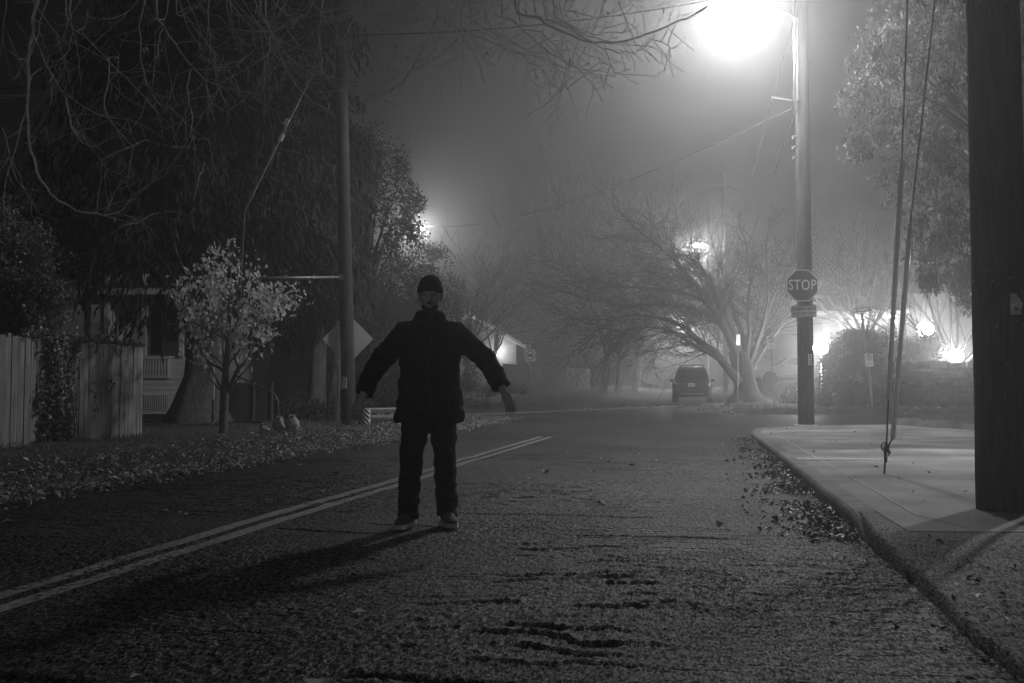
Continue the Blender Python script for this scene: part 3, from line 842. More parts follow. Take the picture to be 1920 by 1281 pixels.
for z in (7.0, 6.75, 6.5):
    hw = MB(); hw.tube([(b2.x - .17, b2.y - .12, z), (b2.x - .26, b2.y - .16, z - .04)], .022, 8); hw.box((b2.x - .27, b2.y - .16, z - .05), (.05, .05, .09), bev=.012)
    bw(hw, 'wire_hook', M['dullmetal'], t2)
YS = b2.y - .225
c0 = P(1504.5, 535.5, YS)
ts = thing('stop_sign', 'dark octagonal stop sign with pale border and lettering on the corner pole', 'road sign', c0)
oc = ring_poly(.381 / math.cos(R(22.5)) * .985, 8, R(22.5))
MB().prism(oc, .004, (0, 0, 0)).build('plate', M['signred'], ts)
bd = MB(); r0, r1 = .381 / math.cos(R(22.5)) * .985, .381 / math.cos(R(22.5)) * .925; vs = []
for e in (-.0035, -.001):
    for r in (r0 * .995, r1):
        vs += [(x, e, z) for x, z in ring_poly(r, 8, R(22.5))]
fs = []
for k in range(8):
    q = (k + 1) % 8; fs += [(k, q, 8 + q, 8 + k), (16 + k, 24 + k, 24 + q, 16 + q), (k, 16 + k, 16 + q, q), (8 + k, 8 + q, 24 + q, 24 + k)]
bd.add(vs, fs); bd.build('border', M['signpale'], ts)
tx = MB(); put_text(tx, 'STOP', .345, 0, -.003, .003, .76, .004, space=1.08); tx.build('lettering', M['signpale'], ts)
MB().tube([(0, -.006, .3), (0, .09, .3)], .01, 8).tube([(0, -.006, -.3), (0, .09, -.3)], .01, 8).box((0, .05, 0), (.06, .07, .7)).build('mounting_bar', M['dullmetal'], ts)
c0 = P(1507, 584, YS); rz = R(2.2)
tp = thing('warning_plate', 'pale plate below the stop sign reading oncoming traffic does not stop', 'road sign', c0, rot=(0, -rz, 0))
MB().prism(rrect(.60, .285, .03), .004, (0, 0, 0)).build('plate', M['signwhite'], tp)
bm_ = MB(); vo, vi = rrect(.585, .27, .028), rrect(.560, .245, .02); n = len(vo); vs = []
for e in (-.003, -.001):
    for q in (vo, vi): vs += [(x, e, z) for x, z in q]
fs = []
for k in range(n):
    q = (k + 1) % n; fs += [(k, q, n + q, n + k), (2 * n + k, 3 * n + k, 3 * n + q, 2 * n + q), (k, 2 * n + k, 2 * n + q, q), (n + k, n + q, 3 * n + q, 3 * n + k)]
bm_.add(vs, fs); bm_.build('border', M['signblack'], tp)
tx = MB(); put_text(tx, 'ONCOMING TRAFFIC', .083, 0, -.003, .055, .66, .001, space=1.1); put_text(tx, 'DOES NOT STOP', .092, 0, -.003, -.055, .70, .001, space=1.1); tx.build('lettering', M['signblack'], tp)
MB().tube([(0, -.004, .11), (0, .09, .11)], .008, 8).tube([(0, -.004, -.11), (0, .09, -.11)], .008, 8).box((0, .05, 0), (.05, .07, .28)).build('mounting_bar', M['dullmetal'], tp)

# --- street lamps
def cobra(name, label, lens, armfrom, power, scale=1.0, strength=60, group=None, off=.11, cone=None):
    lens = Vector(lens); root = thing(name, label, 'street lamp', armfrom)
    dirv = (Vector(armfrom) - lens); dirv.z = 0; L_ = dirv.length; dirv.normalize(); sidev = Vector((-dirv.y, dirv.x, 0))
    hd = MB(); secs = []
    for f, wu, hu, dz in ((-.42, .03, .02, .10), (-.36, .13, .05, .11), (-.15, .19, .085, .13), (.1, .18, .09, .14), (.3, .11, .07, .14), (.45, .05, .05, .13), (.6, .04, .04, .13)):
        secs.append((lens + dirv * f * scale + Vector((0, 0, dz * scale)), sidev * wu * scale, Vector((0, 0, hu * scale))))
    hd.loft(secs, 14); bw(hd, 'lamp_head', M['metal'], root)
    ln = MB().ell(lens + Vector((0, 0, .055 * scale)) - dirv * .08 * scale, (.15 * scale, .15 * scale, .10 * scale), 14, 8)
    bw(ln, 'lamp_lens', emit('lamp_glow', strength), root)
    am = MB(); A = lens + dirv * .55 * scale + Vector((0, 0, .13 * scale)); B = Vector(armfrom); Mid = A.lerp(B, .45) + Vector((0, 0, .16 * L_ * .5))
    am.tube([A, A.lerp(Mid, .5) + Vector((0, 0, .05 * L_ * .3)), Mid, Mid.lerp(B, .5) + Vector((0, 0, .03 * L_)), B], .03, 10); bw(am, 'lamp_arm', M['metal'], root)
    light(root, lens - Vector((0, 0, off)), power, .5 if cone else .12, cone=cone)
    return root
Lm = P(1383, 12, 22.8)
cobra('street_lamp', 'glaring street lamp at the top edge on a long arm over the road', Lm, (b2.x, b2.y, Lm.z - .1), POW_MAIN, 1.15, 160, cone=171)
# the next lamp back along the street, behind the camera
lb = Vector((-2.6, -11.0, 9.0)); pb0 = Vector((-5.6, -11.6, .1))
t6 = thing('utility_pole', 'utility pole behind the camera on the left verge carrying the near street lamp', 'utility pole', pb0)
bw(pole_post(MB(), pb0 - Vector((0, 0, .3)), pb0 + Vector((0, 0, 11)), .18, .13, 16, 12, 12), 'post', M['pole2'], t6)
cobra('street_lamp', 'near street lamp behind the camera, outside the frame, on its arm', lb, (pb0.x, pb0.y, 9.1), POW_BACK, 1.0, 60)
# lamp down the road on the right, on its own pole
Yq = 70.0; pt = P(1357, 340, Yq); gq = gz(pt.x, Yq)
t3 = thing('utility_pole', 'distant thin utility pole with crossarm above the large bare tree', 'utility pole', (pt.x, Yq, gq))
mbp = pole_post(MB(), (pt.x, Yq, gq - .2), (pt.x, Yq, pt.z + .6), .17, .12, 12, 8, 2); bw(mbp, 'post', M['pole2'], t3)
bw(MB().box((pt.x, Yq - .15, P(1357, 351, Yq).z), (3.0, .1, .12)), 'crossarm', M['pole2'], t3)
for dx in (-1.3, -.7, .7, 1.3):
    ins = MB(); ins.lathe([(.01, 0), (.05, .03), (.035, .08), (.05, .12), (.02, .18)], (pt.x + dx, Yq - .15, P(1357, 351, Yq).z + .06), 8)
    bw(ins, 'insulator', M['dullmetal'], t3)
q = P(1309, 462, Yq - 1); cobra('street_lamp', 'bright street lamp above the crown of the large bare tree', q, (pt.x, Yq, q.z + .1), POW_FAR, 1.7, 400)
q = P(1279, 606, 96.0); gq = gz(q.x + 2.6, 96)
t3b = thing('utility_pole', 'farthest utility pole, hidden behind the large bare tree down the road', 'utility pole', (q.x + 2.6, 96, gq))
bw(pole_post(MB(), (q.x + 2.6, 96, gq - .2), (q.x + 2.6, 96, q.z + 1.0), .17, .12, 12, 8, 2), 'post', M['pole2'], t3b)
cobra('street_lamp', 'farthest street lamp glowing through the low limbs of the large bare tree', q, (q.x + 2.6, 96, q.z + .1), POW_FAR * 2.0, 1.3, 60)
# lamp down the road on the left
Yq = 60.0; q = P(787, 429, Yq); pl = P(772, 470, Yq)
gq = gz(pl.x - 1.2, Yq)
t4 = thing('utility_pole', 'utility pole hidden in the dark trees below the left street lamp', 'utility pole', (pl.x - 1.2, Yq, gq))
bw(pole_post(MB(), (pl.x - 1.2, Yq, gq - .2), (pl.x - 1.2, Yq, q.z + 1.2), .17, .12, 12, 8, 3), 'post', M['pole2'], t4)
cobra('street_lamp', 'small bright street lamp over the dark trees behind the person', q, (pl.x - 1.2, Yq, q.z + .2), POW_FAR * .55, 1.3, 200)

# --- left pole with strut, guys, tag plate
b3 = P(654, 803, 23.7); b3.z = gz(b3.x, b3.y) + .05
tp3 = P(637, 0, 23.7); tp3b = b3 + (tp3 - b3) * 1.25
t5 = thing('utility_pole', 'bare leaning utility pole on the left verge in front of a diamond sign', 'utility pole', b3)
bw(pole_post(MB(), b3 - (tp3 - b3) * .03, tp3b, .175, .125, 20, 28, 7), 'post', M['pole2'], t5)
c0 = P(645, 718, 23.5)
bw(MB().box((c0.x, 23.53, c0.z), (.13, .02, .27), rot=(0, 0, -.3), bev=.006), 'tag_plate', M['signback'], t5)
sl = P(452, 522, 22.2); sr = P(640, 520, 23.6)
bw(MB().tube([sl, sr], .035, 10).box(sr, (.12, .12, .16), bev=.02), 'strut', M['dullmetal'], t5)
ga_ = P(588, 135, 23.0); up = tp3 + (tp3 - b3) * .15; gb_ = P(459, 396, 22.3)
gw = thing('guy_wire', 'thin pair of guy strands slanting down left from the leaning left pole', 'guy wire', (sl.x, sl.y, gz(sl.x, sl.y) + .1))
bw(MB().tube([up, ga_, gb_, sl, (sl.x, sl.y, gz(sl.x, sl.y))], .010, 6).tube([ga_ + Vector((-.06, 0, 0)), gb_ + Vector((-.05, 0, -.02))], .008, 6), 'cable', M['dullmetal'], gw)
for px, py in ((537, 229), (527, 258)): bw(MB().box(P(px, py, 22.75), (.11, .05, .17), rot=(0, .45, 0), bev=.01), 'wire_insulator', M['signback'], gw)
# diamond sign seen from behind
Yd = 25.0; c0 = P(652, 636, Yd); gq = gz(c0.x, Yd)
td = thing('warning_sign', 'pale back of a diamond road sign half hidden by the left pole', 'road sign', (c0.x, Yd, gq))
dm = rrect(.915, .915, .06); dm = [((x - y) * .7071, (x + y) * .7071) for x, y in dm]
bw(MB().prism(dm, .004, c0), 'plate', M['signback'], td)
pc = P(634, 636, Yd - .03)
bw(MB().box((pc.x, Yd - .03, (gq + c0.z + .7) / 2 - .2), (.09, .04, c0.z + .6 - gq)), 'sign_post', M['dullmetal'], td)
for dz in (-.2, .2): bw(MB().tube([(pc.x, Yd - .06, c0.z + dz), (pc.x, Yd, c0.z + dz)], .015, 8), 'bolt', M['metal'], td)
# guardrail
Yr = 24.3; ra, rb = P(682, 781, Yr), P(845, 780, Yr + 1.2)
gq = gz(ra.x, ra.y) + .05; tg = thing('guardrail', 'steel guardrail with a striped rounded end and left pointing chevrons', 'guardrail', (ra.x, ra.y, gq))
prof = [(-.03, -.155), (-.075, -.12), (-.075, -.07), (-.01, -.03), (-.01, .03), (-.075, .07), (-.075, .12), (-.03, .155), (-.024, .155), (-.068, .12), (-.068, .07), (0, .03), (0, -.03), (-.068, -.07), (-.068, -.12), (-.024, -.155)]
dv = (rb - ra); dv.z = 0; zc = P(720, 777, Yr).z
rl = MB(); rl.rings([[(ra.x + dv.x * f, ra.y + dv.y * f + p[0], zc + p[1]) for p in prof] for f in (0.02, 1)], smooth=False); rl = bw(rl, 'rail', M['metal'], tg)
ec = MB(); vs = []
for i in range(13):
    q = R(-200 + i * 20)
    for z in (-.21, .20): vs.append((ra.x + .015 + .145 * math.cos(q), ra.y + .02 + .11 * math.sin(q), ra.z + z))
ec.add(vs, [(2 * i, 2 * i + 2, 2 * i + 3, 2 * i + 1) for i in range(12)], True); eco = bw(ec, 'end_cap', M['signwhite'], tg)
sp = MB()
for k in range(-2, 4):
    vs = []
    for i in range(9):
        q = R(-185 + i * 20); x = ra.x + .015 + .149 * math.cos(q); y = ra.y + .02 + .114 * math.sin(q)
        zz = ra.z + .115 * k - .02 - (x - ra.x) * .95
        lo, hi = max(-.205 + ra.z, zz - .028), min(.195 + ra.z, zz + .028)
        if hi < lo: lo = hi = min(max(zz, ra.z - .205), ra.z + .195)
        vs += [(x, y, lo), (x, y, hi)]
    sp.add(vs, [(2 * i, 2 * i + 2, 2 * i + 3, 2 * i + 1) for i in range(8)])
bw(sp, 'stripes', M['signblack'], tg, eco)
for px in (706, 714, 730, 738, 743):
    c0 = P(px, 778.5, Yr); cv = MB(); cv.prism([(-.05, 0), (.035, .06), (.05, .06), (.05, -.06), (.035, -.06)], .004, (c0.x, Yr + (px - 682) * .0074 - .02, c0.z))
    bw(cv, 'chevron', M['signpale'], tg, rl)
for f in (.25, .65, .97):
    bw(MB().box((ra.x + dv.x * f, ra.y + dv.y * f + .07, (gq + zc) / 2), (.1, .14, zc - gq + .3)), 'rail_post', M['dullmetal'], tg)

# --- small road signs
def no_parking(label, px, py, Y, basepx, basepy, yaw=0.0, w=.305, h=.457, arrow='left', lean=0.0, street=None):
    c0 = P(px, py, Y); gb = P(basepx, basepy, Y); gb.z = gz(gb.x, Y) + .02
    root = thing('parking_sign', label, 'road sign', gb)
    top = Vector((c0.x, Y, c0.z + h * .62)); 
    bw(MB().tube([gb - Vector((0, 0, .3)), gb, top + (top - gb) * .0], .026, 10), 'sign_post', M['dullmetal'], root)
    ax = (top - gb).normalized(); tilt = math.atan2(ax.x, ax.z)
    def place(mb):
        m_ = Matrix.Translation(Vector((c0.x, Y - .04, c0.z)) - gb) @ Matrix.Rotation(tilt, 4, 'Y') @ Matrix.Rotation(yaw, 4, 'Z')
        mb.v = [tuple(m_ @ Vector(v)) for v in mb.v]; return mb
    pl_ = place(MB().prism(rrect(w, h, .025), .004)).build('plate', M['signwhite'], root)
    k = MB(); annulus(k, .085, .108, -.003, .002, 0, h * .24, 28)
    put_text(k, 'P', .17, .004, -.0025, h * .24, 1.0, .004)
    k.box((0, -.002, h * .24), (.020, .003, .19), rot=(0, R(-45), 0))
    k.box((0, -.002, -.01), (w * .92, .003, .008)); k.box((.012, -.002, -.115), (.105, .003, .014))
    k.prism([(-.075, -.115), (-.035, -.09), (-.035, -.14)], .003, (0, -.0035, 0))
    place(k).build('symbol', M['signblack'], root, ).parent = root
    return root
no_parking('no parking sign on a straight post in the corner grass, square to the camera', 1445.5, 642, 35.5, 1452, 770)
no_parking('no parking sign turned partly away, on the post in front of the large tree trunk', 1384, 637.5, 43, 1383, 750, yaw=R(48))
Yk = 35.0
rs = no_parking('no parking sign on a leaning post before the hedge, below the street name plate', 1629, 675.5, Yk, 1637, 768, w=.285)
# taller leaning post of that sign carries the street name blade
c0 = P(1616, 581, Yk); gb = P(1637, 768, Yk); gb.z = gz(gb.x, Yk)
tn = thing('street_name_sign', 'pale street name plate reading SE YAMHILL ST on a leaning wooden post', 'road sign', gb + Vector((.03, .08, 0)))
top = c0 + Vector((.02, .08, -.1)); bw(MB().tube([gb + Vector((.03, .08, -.3)), gb + Vector((.0, .08, .2)), top], [.05, .05, .045], 10), 'sign_post', M['panelpost'], tn)
def local(mb, c, rot):
    m_ = Matrix.Translation(c) @ rot.to_matrix().to_4x4(); mb.v = [tuple(m_ @ Vector(v)) for v in mb.v]; return mb
e = Euler((0, -R(6), 0))
pl_ = local(MB().prism(rrect(.72, .20, .012), .004), c0 - tn.location, e).build('plate', M['signgreen'], tn)
k = MB(); put_text(k, 'SE YAMHILL', .135, -.03, -.003, 0, .80, .003); put_text(k, 'ST', .075, .315, -.003, .03, .8, .001)
for z in (-.09, .09): k.box((0, -.002, z), (.70, .003, .012))
for x in (-.346, .346): k.box((x, -.002, 0), (.012, .003, .168))
local(k, c0 - tn.location, e).build('lettering', M['signpale'], tn)
# no trucks sign with a dark street name plate over it (left, beyond the junction)
Yt = 55.0; c0 = P(994, 667, Yt); gb = P(995, 746, Yt); gb.z = gz(gb.x, Yt)
tt = thing('no_truck_sign', 'square no trucks sign on a post beyond the junction at the left', 'road sign', gb)
bw(MB().tube([gb - Vector((0, 0, .3)), Vector((c0.x, Yt, P(994, 645, Yt).z))], .035, 8), 'sign_post', M['dullmetal'], tt)
bw(MB().prism(rrect(.61, .61, .04), .004, (c0.x, Yt - .05, c0.z)), 'plate', M['signwhite'], tt)
k = MB(); annulus(k, .215, .265, Yt - .055, .004, c0.x, c0.z, 28)
k.box((c0.x, Yt - .0515, c0.z), (.04, .004, .47), rot=(0, R(-45), 0))
k.box((c0.x + .04, Yt - .0517, c0.z + .03), (.22, .004, .16)); k.box((c0.x - .11, Yt - .0517, c0.z), (.08, .004, .11))
for dx in (-.1, .08): k.prism(ring_poly(.04, 14), .004, (c0.x + dx, Yt - .0537, c0.z - .075))
bw(k, 'symbol', M['signblack'], tt)
c1 = P(993.5, 641, Yt)
tb = thing('street_name_sign', 'dark street name plate on top of the no trucks post at the left', 'road sign', c1 + Vector((0, 0, -.1)))
e = Euler((0, -R(4), 0)); local(MB().prism(rrect(.92, .2, .012), .004), (0, -.02, .1), e).build('plate', M['signgreen'], tb)
k = MB(); put_text(k, 'SE YAMHILL', .12, -.04, -.003, 0, .9, .003); put_text(k, 'ST', .07, .37, -.003, .03, .9, .001)
local(k, (0, -.022, .1), e).build('lettering', M['signpale'], tb)
MB().tube([(0, 0, -.06), (0, 0, .05)], .03, 8).build('bracket', M['dullmetal'], tb)

# --- overhead wires
def sagwire(label, a_, b_, sag, r=.012):
    a_, b_ = Vector(a_), Vector(b_); pts = []
    for i in range(17):
        f = i / 16; p = a_.lerp(b_, f); p.z -= sag * 4 * f * (1 - f); pts.append(p)
    mid = pts[8]; o_ = MB(); o_.tube([p - mid for p in pts], r, 5, cap=True); o_ = o_.build('overhead_wire', M['wire'], None, recalc=False)
    o_.location = mid; tag(o_, label, 'wire')
sagwire('dark cable rising from the left street lamp to the stop sign pole', P(795, 424, 60), P(1484, 204, 23.6), .9, .014)
sagwire('thin cable crossing the top left corner behind the bare twigs', P(-40, 168, 21.5), P(640, 66, 23.6), .25, .013)
sagwire('thin cable from the leaning left pole toward the glaring lamp', P(642, 66, 23.6), P(1478, -30, 23.4), .3, .013)
sagwire('far cable above the street name post at the left', P(930, 628, 52), P(1330, 520, 66), .6, .018)
sagwire('far cable running left of the distant crossarm', P(935, 535, 60), P(1320, 352, 70), 1.2, .02)
sagwire('slack service cable slanting down from the stop sign pole past its bracket', P(1500, -10, 23.4), P(1340, 560, 44), .3, .012)
sagwire('second service cable hanging from the hooks of the stop sign pole', P(1486, 226, 23.3), P(1345, 600, 47), .25, .012)
sagwire('vertical drop cable close along the stop sign pole', P(1502, -10, 23.2), P(1486, 190, 23.2), .02, .014)
# ------------------------------------------------------------------ left board fence with ivy
fl = XY(17.5, -10.6)
FZ = .02
tf = thing('board_fence', 'weathered grey board fence overgrown with ivy on the left verge', 'fence', (*XY(11, -10.6), FZ), ROADROT)
mb = MB(); s = 3.6; rf = random.Random(4); k = 0
while s < 17.42:
    wdt = .135 + rf.uniform(-.01, .012)
    zt = 1.80 + rf.uniform(-.025, .02) + (.05 if s < 9.5 else 0) - (.03 if s > 15.2 else 0)
    mb.box((rf.uniform(-.005, .005), s + wdt / 2 - 11, zt / 2 - .02), (.022, wdt - .006, zt), rot=(rf.uniform(-.006, .006), rf.uniform(-.01, .01), rf.uniform(-.03, .03)))
    s += wdt + rf.uniform(0, .004) + (.02 if rf.random() < .07 else 0)
mb.build('board_panel', M['fence'], tf)
for ss in (4.2, 6.6, 9.0, 11.4, 13.8, 16.2, 17.48):
    MB().box((-.075 if ss < 17.4 else -.03, ss - 11, .9), (.1, .09, 1.86), bev=.01).build('post', M['fence'], tf)
rlb = MB()
for z in (.35, 1.5): rlb.box((-.05, -.5, z), (.04, 13.6, .09))
rlb.build('rail', M['fence'], tf)
rng = np.random.default_rng(21)
tv = thing('ivy_vine', 'dark ivy climbing in tangled strands over the board fence', 'ivy', (*XY(15, -10.5), 0))
C = []; Nn = []
for strand in range(26):
    s0 = 14.4 + abs(rng.normal()) * .55 if strand < 20 else rng.uniform(13.9, 17.3); z = 1.86 if rng.random() < .7 else rng.uniform(.4, 1.4)
    low = rng.uniform(0, .6) if strand < 16 else z - rng.uniform(.15, .5)
    s = s0
    while z > low:
        z -= .02; s += rng.normal() * .015 + (.004 if z > .8 else 0)
        for q in range(2 if strand < 20 else 1):
            C.append((*XY(s + rng.normal() * .05, -10.57 + abs(rng.normal()) * .05), max(.03, z + rng.normal() * .05)))
            Nn.append((1 + rng.normal() * .4, rng.normal() * .5 - .2, rng.normal() * .4 + .3))
for q in range(700):
    s = rng.uniform(14.1, 17.3); C.append((*XY(s, -10.58 + rng.normal() * .07), 1.80 + abs(rng.normal()) * (.09 if s < 16.2 else .05))); Nn.append((1, -.3, .8))
C = np.array(C) - np.array(tv.location); D = rng.normal(size=C.shape); D[:, 2] -= .5
leaf_obj('leaves', leaf_arrays(C, D, rng.uniform(.04, .085, len(C)), rng.uniform(.035, .06, len(C)), rng, np.array(Nn)), M['shrubleaf'], tv)
vm = MB()
for q in range(9):
    s = 14.5 + .12 * q; pts = [Vector((*XY(s + .05 * math.sin(i * 1.3 + q), -10.56), .05 + i * .3)) - tv.location for i in range(7)]; vm.tube(pts, .008, 5)
vm.build('stem', M['darktwig'], tv)

# ------------------------------------------------------------------ left house
HS = 30.0
YH0 = 32.4
def Hs(px, py, s=HS):
    q = P(px, py, YH0 + s - HS); return q.x, q.z
T0 = -11.6
th = thing('house', 'pale lap sided house with a front porch behind the board fence at the left', 'house', (T0, YH0, 0.05))
def hx(px, py=650, ds=0): return Hs(px, py, HS + ds)[0] - T0
def hz(py, px=200, ds=0): return Hs(px, py, HS + ds)[1] - .05
def siding(mb, x0, x1, z0, z1, y, lap=.16):
    z = z0
    while z < z1 - .01:
        h = min(lap, z1 - z)
        mb.add([(x0, y - .022, z), (x1, y - .022, z), (x1, y, z + h), (x0, y, z + h), (x0, y + .02, z), (x1, y + .02, z)],
               [(0, 1, 2, 3), (0, 4, 5, 1)]); z += h
xl, xc = hx(-60), hx(203)
xr = hx(352); zt = hz(514); zf = hz(668)
wm = MB(); siding(wm, xl, xc, -.1, zt + .3, 0)
wm.box(((xl + xc) / 2, 4.03, zt / 2), (xc - xl - .02, 8, zt + .5))
siding(wm, xc + .05, xr, zf + .0, zt, 1.9); wm.box(((xc + xr) / 2, 5.0, zt / 2), (xr - xc, 6.1, zt + .4))
wm.add([(xc, 0, zf), (xc, 1.9, zf), (xc, 1.9, zt), (xc, 0, zt)], [(0, 1, 2, 3)])
x1, x2 = hx(267), hx(316); z1, z2 = hz(710), hz(672); z3, z4 = hz(768), hz(741)
# porch base wall with an opening for the balustrade and the vent
for x0_, x1_, z0_, z1_ in ((x1 - .9, x1, -.1, zf), (x1, x2, z2, zf - .05), (x1, x2, z4, z1), (x1, x2, -.1, z3), (x2, xr, -.1, zf)):
    siding(wm, x0_, x1_, z0_, z1_, .02, .17)
wall = wm.build('wall', M['siding'], th)
MB().box(((xc + xr) / 2, .99, zf - .04), (xr - xc, 1.9, .07)).build('porch_floor', M['darkboard'], th)
vd = MB().box(((x1 + x2) / 2, .6, (z3 + zf) / 2 - .2), (x2 - x1 + .4, .9, zf - z3 - .5)); vd.build('under_porch', M['void'], th)
bal = MB()
n = 9
for i in range(n + 1): bal.box((x1 + (x2 - x1) * i / n, -.02, (z1 + z2) / 2), (.055, .05, z2 - z1))
bal.box(((x1 + x2) / 2, -.02, z2 + .03), (x2 - x1 + .1, .09, .09)); bal.box(((x1 + x2) / 2, -.02, z1 + .06), (x2 - x1 + .1, .07, .09)); bal.build('balustrade', M['trim'], th)
vn = MB(); n = 12
for i in range(n): vn.box((x1 + (x2 - x1) * (i + .5) / n, .0, (z3 + z4) / 2), ((x2 - x1) / n * .52, .03, z4 - z3))
vn.build('vent', M['trim'], th)
for px, wpx in ((200, 8), (271, 9), (341, 8)):
    a_ = hx(px); MB().box((a_, -.03, (zt + (zf if px > 210 else 0)) / 2), (wpx / 57, .12, zt - (zf if px > 210 else 0))).build('corner_board' if px < 210 else 'porch_post', M['trim'], th)
# windows and door on the porch wall
def hwin(px0, px1, py0, py1, y, name='window'):
    a_, b_ = hx(px0, py0, y), hx(px1, py0, y); c_, d_ = hz(py1, px0, y), hz(py0, px0, y)
    fr_ = MB(); t = .09
    fr_.box(((a_ + b_) / 2, y - .03, d_ + t / 2), (b_ - a_ + 2 * t, .06, t)); fr_.box(((a_ + b_) / 2, y - .04, c_ - t / 2), (b_ - a_ + 2.6 * t, .09, t))
    fr_.box((a_ - t / 2, y - .03, (c_ + d_) / 2), (t, .06, d_ - c_)); fr_.box((b_ + t / 2, y - .03, (c_ + d_) / 2), (t, .06, d_ - c_))
    if name == 'window': fr_.box(((a_ + b_) / 2, y - .02, (c_ + d_) / 2), (b_ - a_, .04, .05))
    f_ = fr_.build(name, M['trim'], th)
    MB().box(((a_ + b_) / 2, y - .012, (c_ + d_) / 2), (b_ - a_, .02, d_ - c_)).build('pane' if name == 'window' else 'leaf', M['glass'] if name == 'window' else M['void'], f_)
    return f_
hwin(214, 232, 562, 612, 1.88); hwin(284, 306, 575, 665, 1.88, 'door'); hwin(312, 336, 575, 640, 1.88)
hwin(60, 92, 560, 640, -.02)
# wall strip, fascia, roofs
MB().tube([(hx(169), -.07, zt - .1), (hx(169), -.07, 0)], .045, 8).build('wall_strip', M['panelpost'], th)  # grey upright strip down the siding
MB().box(((xl + xc) / 2, -.36, zt + .06), (xc - xl + .7, .06, .16)).box(((xc + xr) / 2 + .25, -.45, hz(549)), (xr - xc + .9, .06, .2)).build('fascia', M['trim'], th)
rf_ = MB(); rz = zt + .12
rf_.add([(xl - .4, -.4, rz), (xc + .3, -.4, rz), (xc + .3, 4, rz + 2.6), (xl - .4, 4, rz + 2.6), (xl - .4, 8.4, rz), (xc + .3, 8.4, rz)], [(0, 1, 2, 3), (3, 2, 5, 4)])
rf_.add([(xl - .4, -.4, rz - .06), (xc + .3, -.4, rz - .06), (xc + .3, 4, rz + 2.54), (xl - .4, 4, rz + 2.54)], [(0, 3, 2, 1)])
pz = hz(549) + .11
rf_.add([(xc - .3, -.5, pz), (xr + .5, -.5, pz), (xr + .5, 2.2, pz + .8), (xc - .3, 2.2, pz + .8)], [(0, 1, 2, 3)])
rf_.add([(xc - .3, -.5, pz - .05), (xr + .5, -.5, pz - .05), (xr + .5, 2.2, pz + .75), (xc - .3, 2.2, pz + .75)], [(0, 3, 2, 1)])
rf_.add([(xc + .31, 2.2, pz + .8), (xr + .5, 2.2, pz + .8), (xr + .5, 4.9, rz + 2.6), (xc + .31, 4.9, rz + 2.6), (xr + .5, 8.4, rz), (xc + .31, 8.4, rz)], [(0, 1, 2, 3), (3, 2, 4, 5)])
rf_.build('roof', M['roof'], th)
ug = MB(); gx0, gx1 = hx(262, 480, 2), hx(338, 480, 2); gz0 = pz + .7; gz1 = hz(445, 262, 2)
siding(ug, gx0, gx1, gz0, gz1, 2.3); ug.box(((gx0 + gx1) / 2, 3.4, (gz0 + gz1) / 2), (gx1 - gx0 - .02, 2.1, gz1 - gz0)); ug.build('dormer', M['siding'], th)
hwin(288, 312, 462, 498, 2.27)
MB().box(((gx0 + gx1) / 2, 3.2, gz1 + .05), (gx1 - gx0 + .5, 2.6, .12), rot=(0, .12, 0)).build('dormer_roof', M['roof'], th)

# low dark panel fence, pipe handrail, stake beside the trunk
Yp = 27.0
tl = thing('panel_fence', 'low dark board fence with pale posts behind the young tree', 'fence', (*P(450, 780, Yp).xy, gz(*P(450, 780, Yp).xy)))
zt_, zb_ = P(450, 718, Yp).z, P(450, 782, Yp).z - .15
pm = MB()
for px0, px1, dy in ((395, 456, .5), (456, 475, 0), (478, 508, 0)):
    a_, b_ = P(px0, 750, Yp + dy), P(px1, 750, Yp + dy); pm.box(((a_.x + b_.x) / 2, Yp + dy, (zt_ + zb_) / 2), (b_.x - a_.x, .04, zt_ - zb_))
bw(pm, 'board_panel', M['panel'], tl)
for px in (476.5, 510): bw(MB().box((P(px, 750, Yp).x, Yp - .02, (zt_ + zb_) / 2 + .02), (.055, .06, zt_ - zb_ + .03)), 'post', M['panelpost'], tl)
hr = thing('handrail', 'thin bent pipe handrail in front of the low dark fence', 'handrail', (*P(522, 785, 26).xy, .1))
bw(MB().tube([P(440, 705, 28), P(470, 716, 27.3), P(505, 734, 26.3), P(516, 741, 26.05), P(521, 752, 26), P(522.5, 788, 26)], .022, 8), 'pipe', M['panelpost'], hr)
bw(MB().tube([P(462, 713, 27.5), P(462, 785, 27.5)], .02, 8), 'support', M['panelpost'], hr)
sk = thing('garden_stake', 'thin pale stake standing beside the flared trunk', 'stake', (*P(400, 790, 24.5).xy, .08))
bw(MB().box((P(400, 740, 24.5).x, 24.5, (P(400, 690, 24.5).z) / 2), (.04, .03, P(400, 690, 24.5).z + .2)), 'stick', M['trim'], sk)
bw(MB().box((P(400, 740, 24.5).x, 24.47, .45), (.06, .02, .55)), 'sleeve', M['panelpost'], sk)

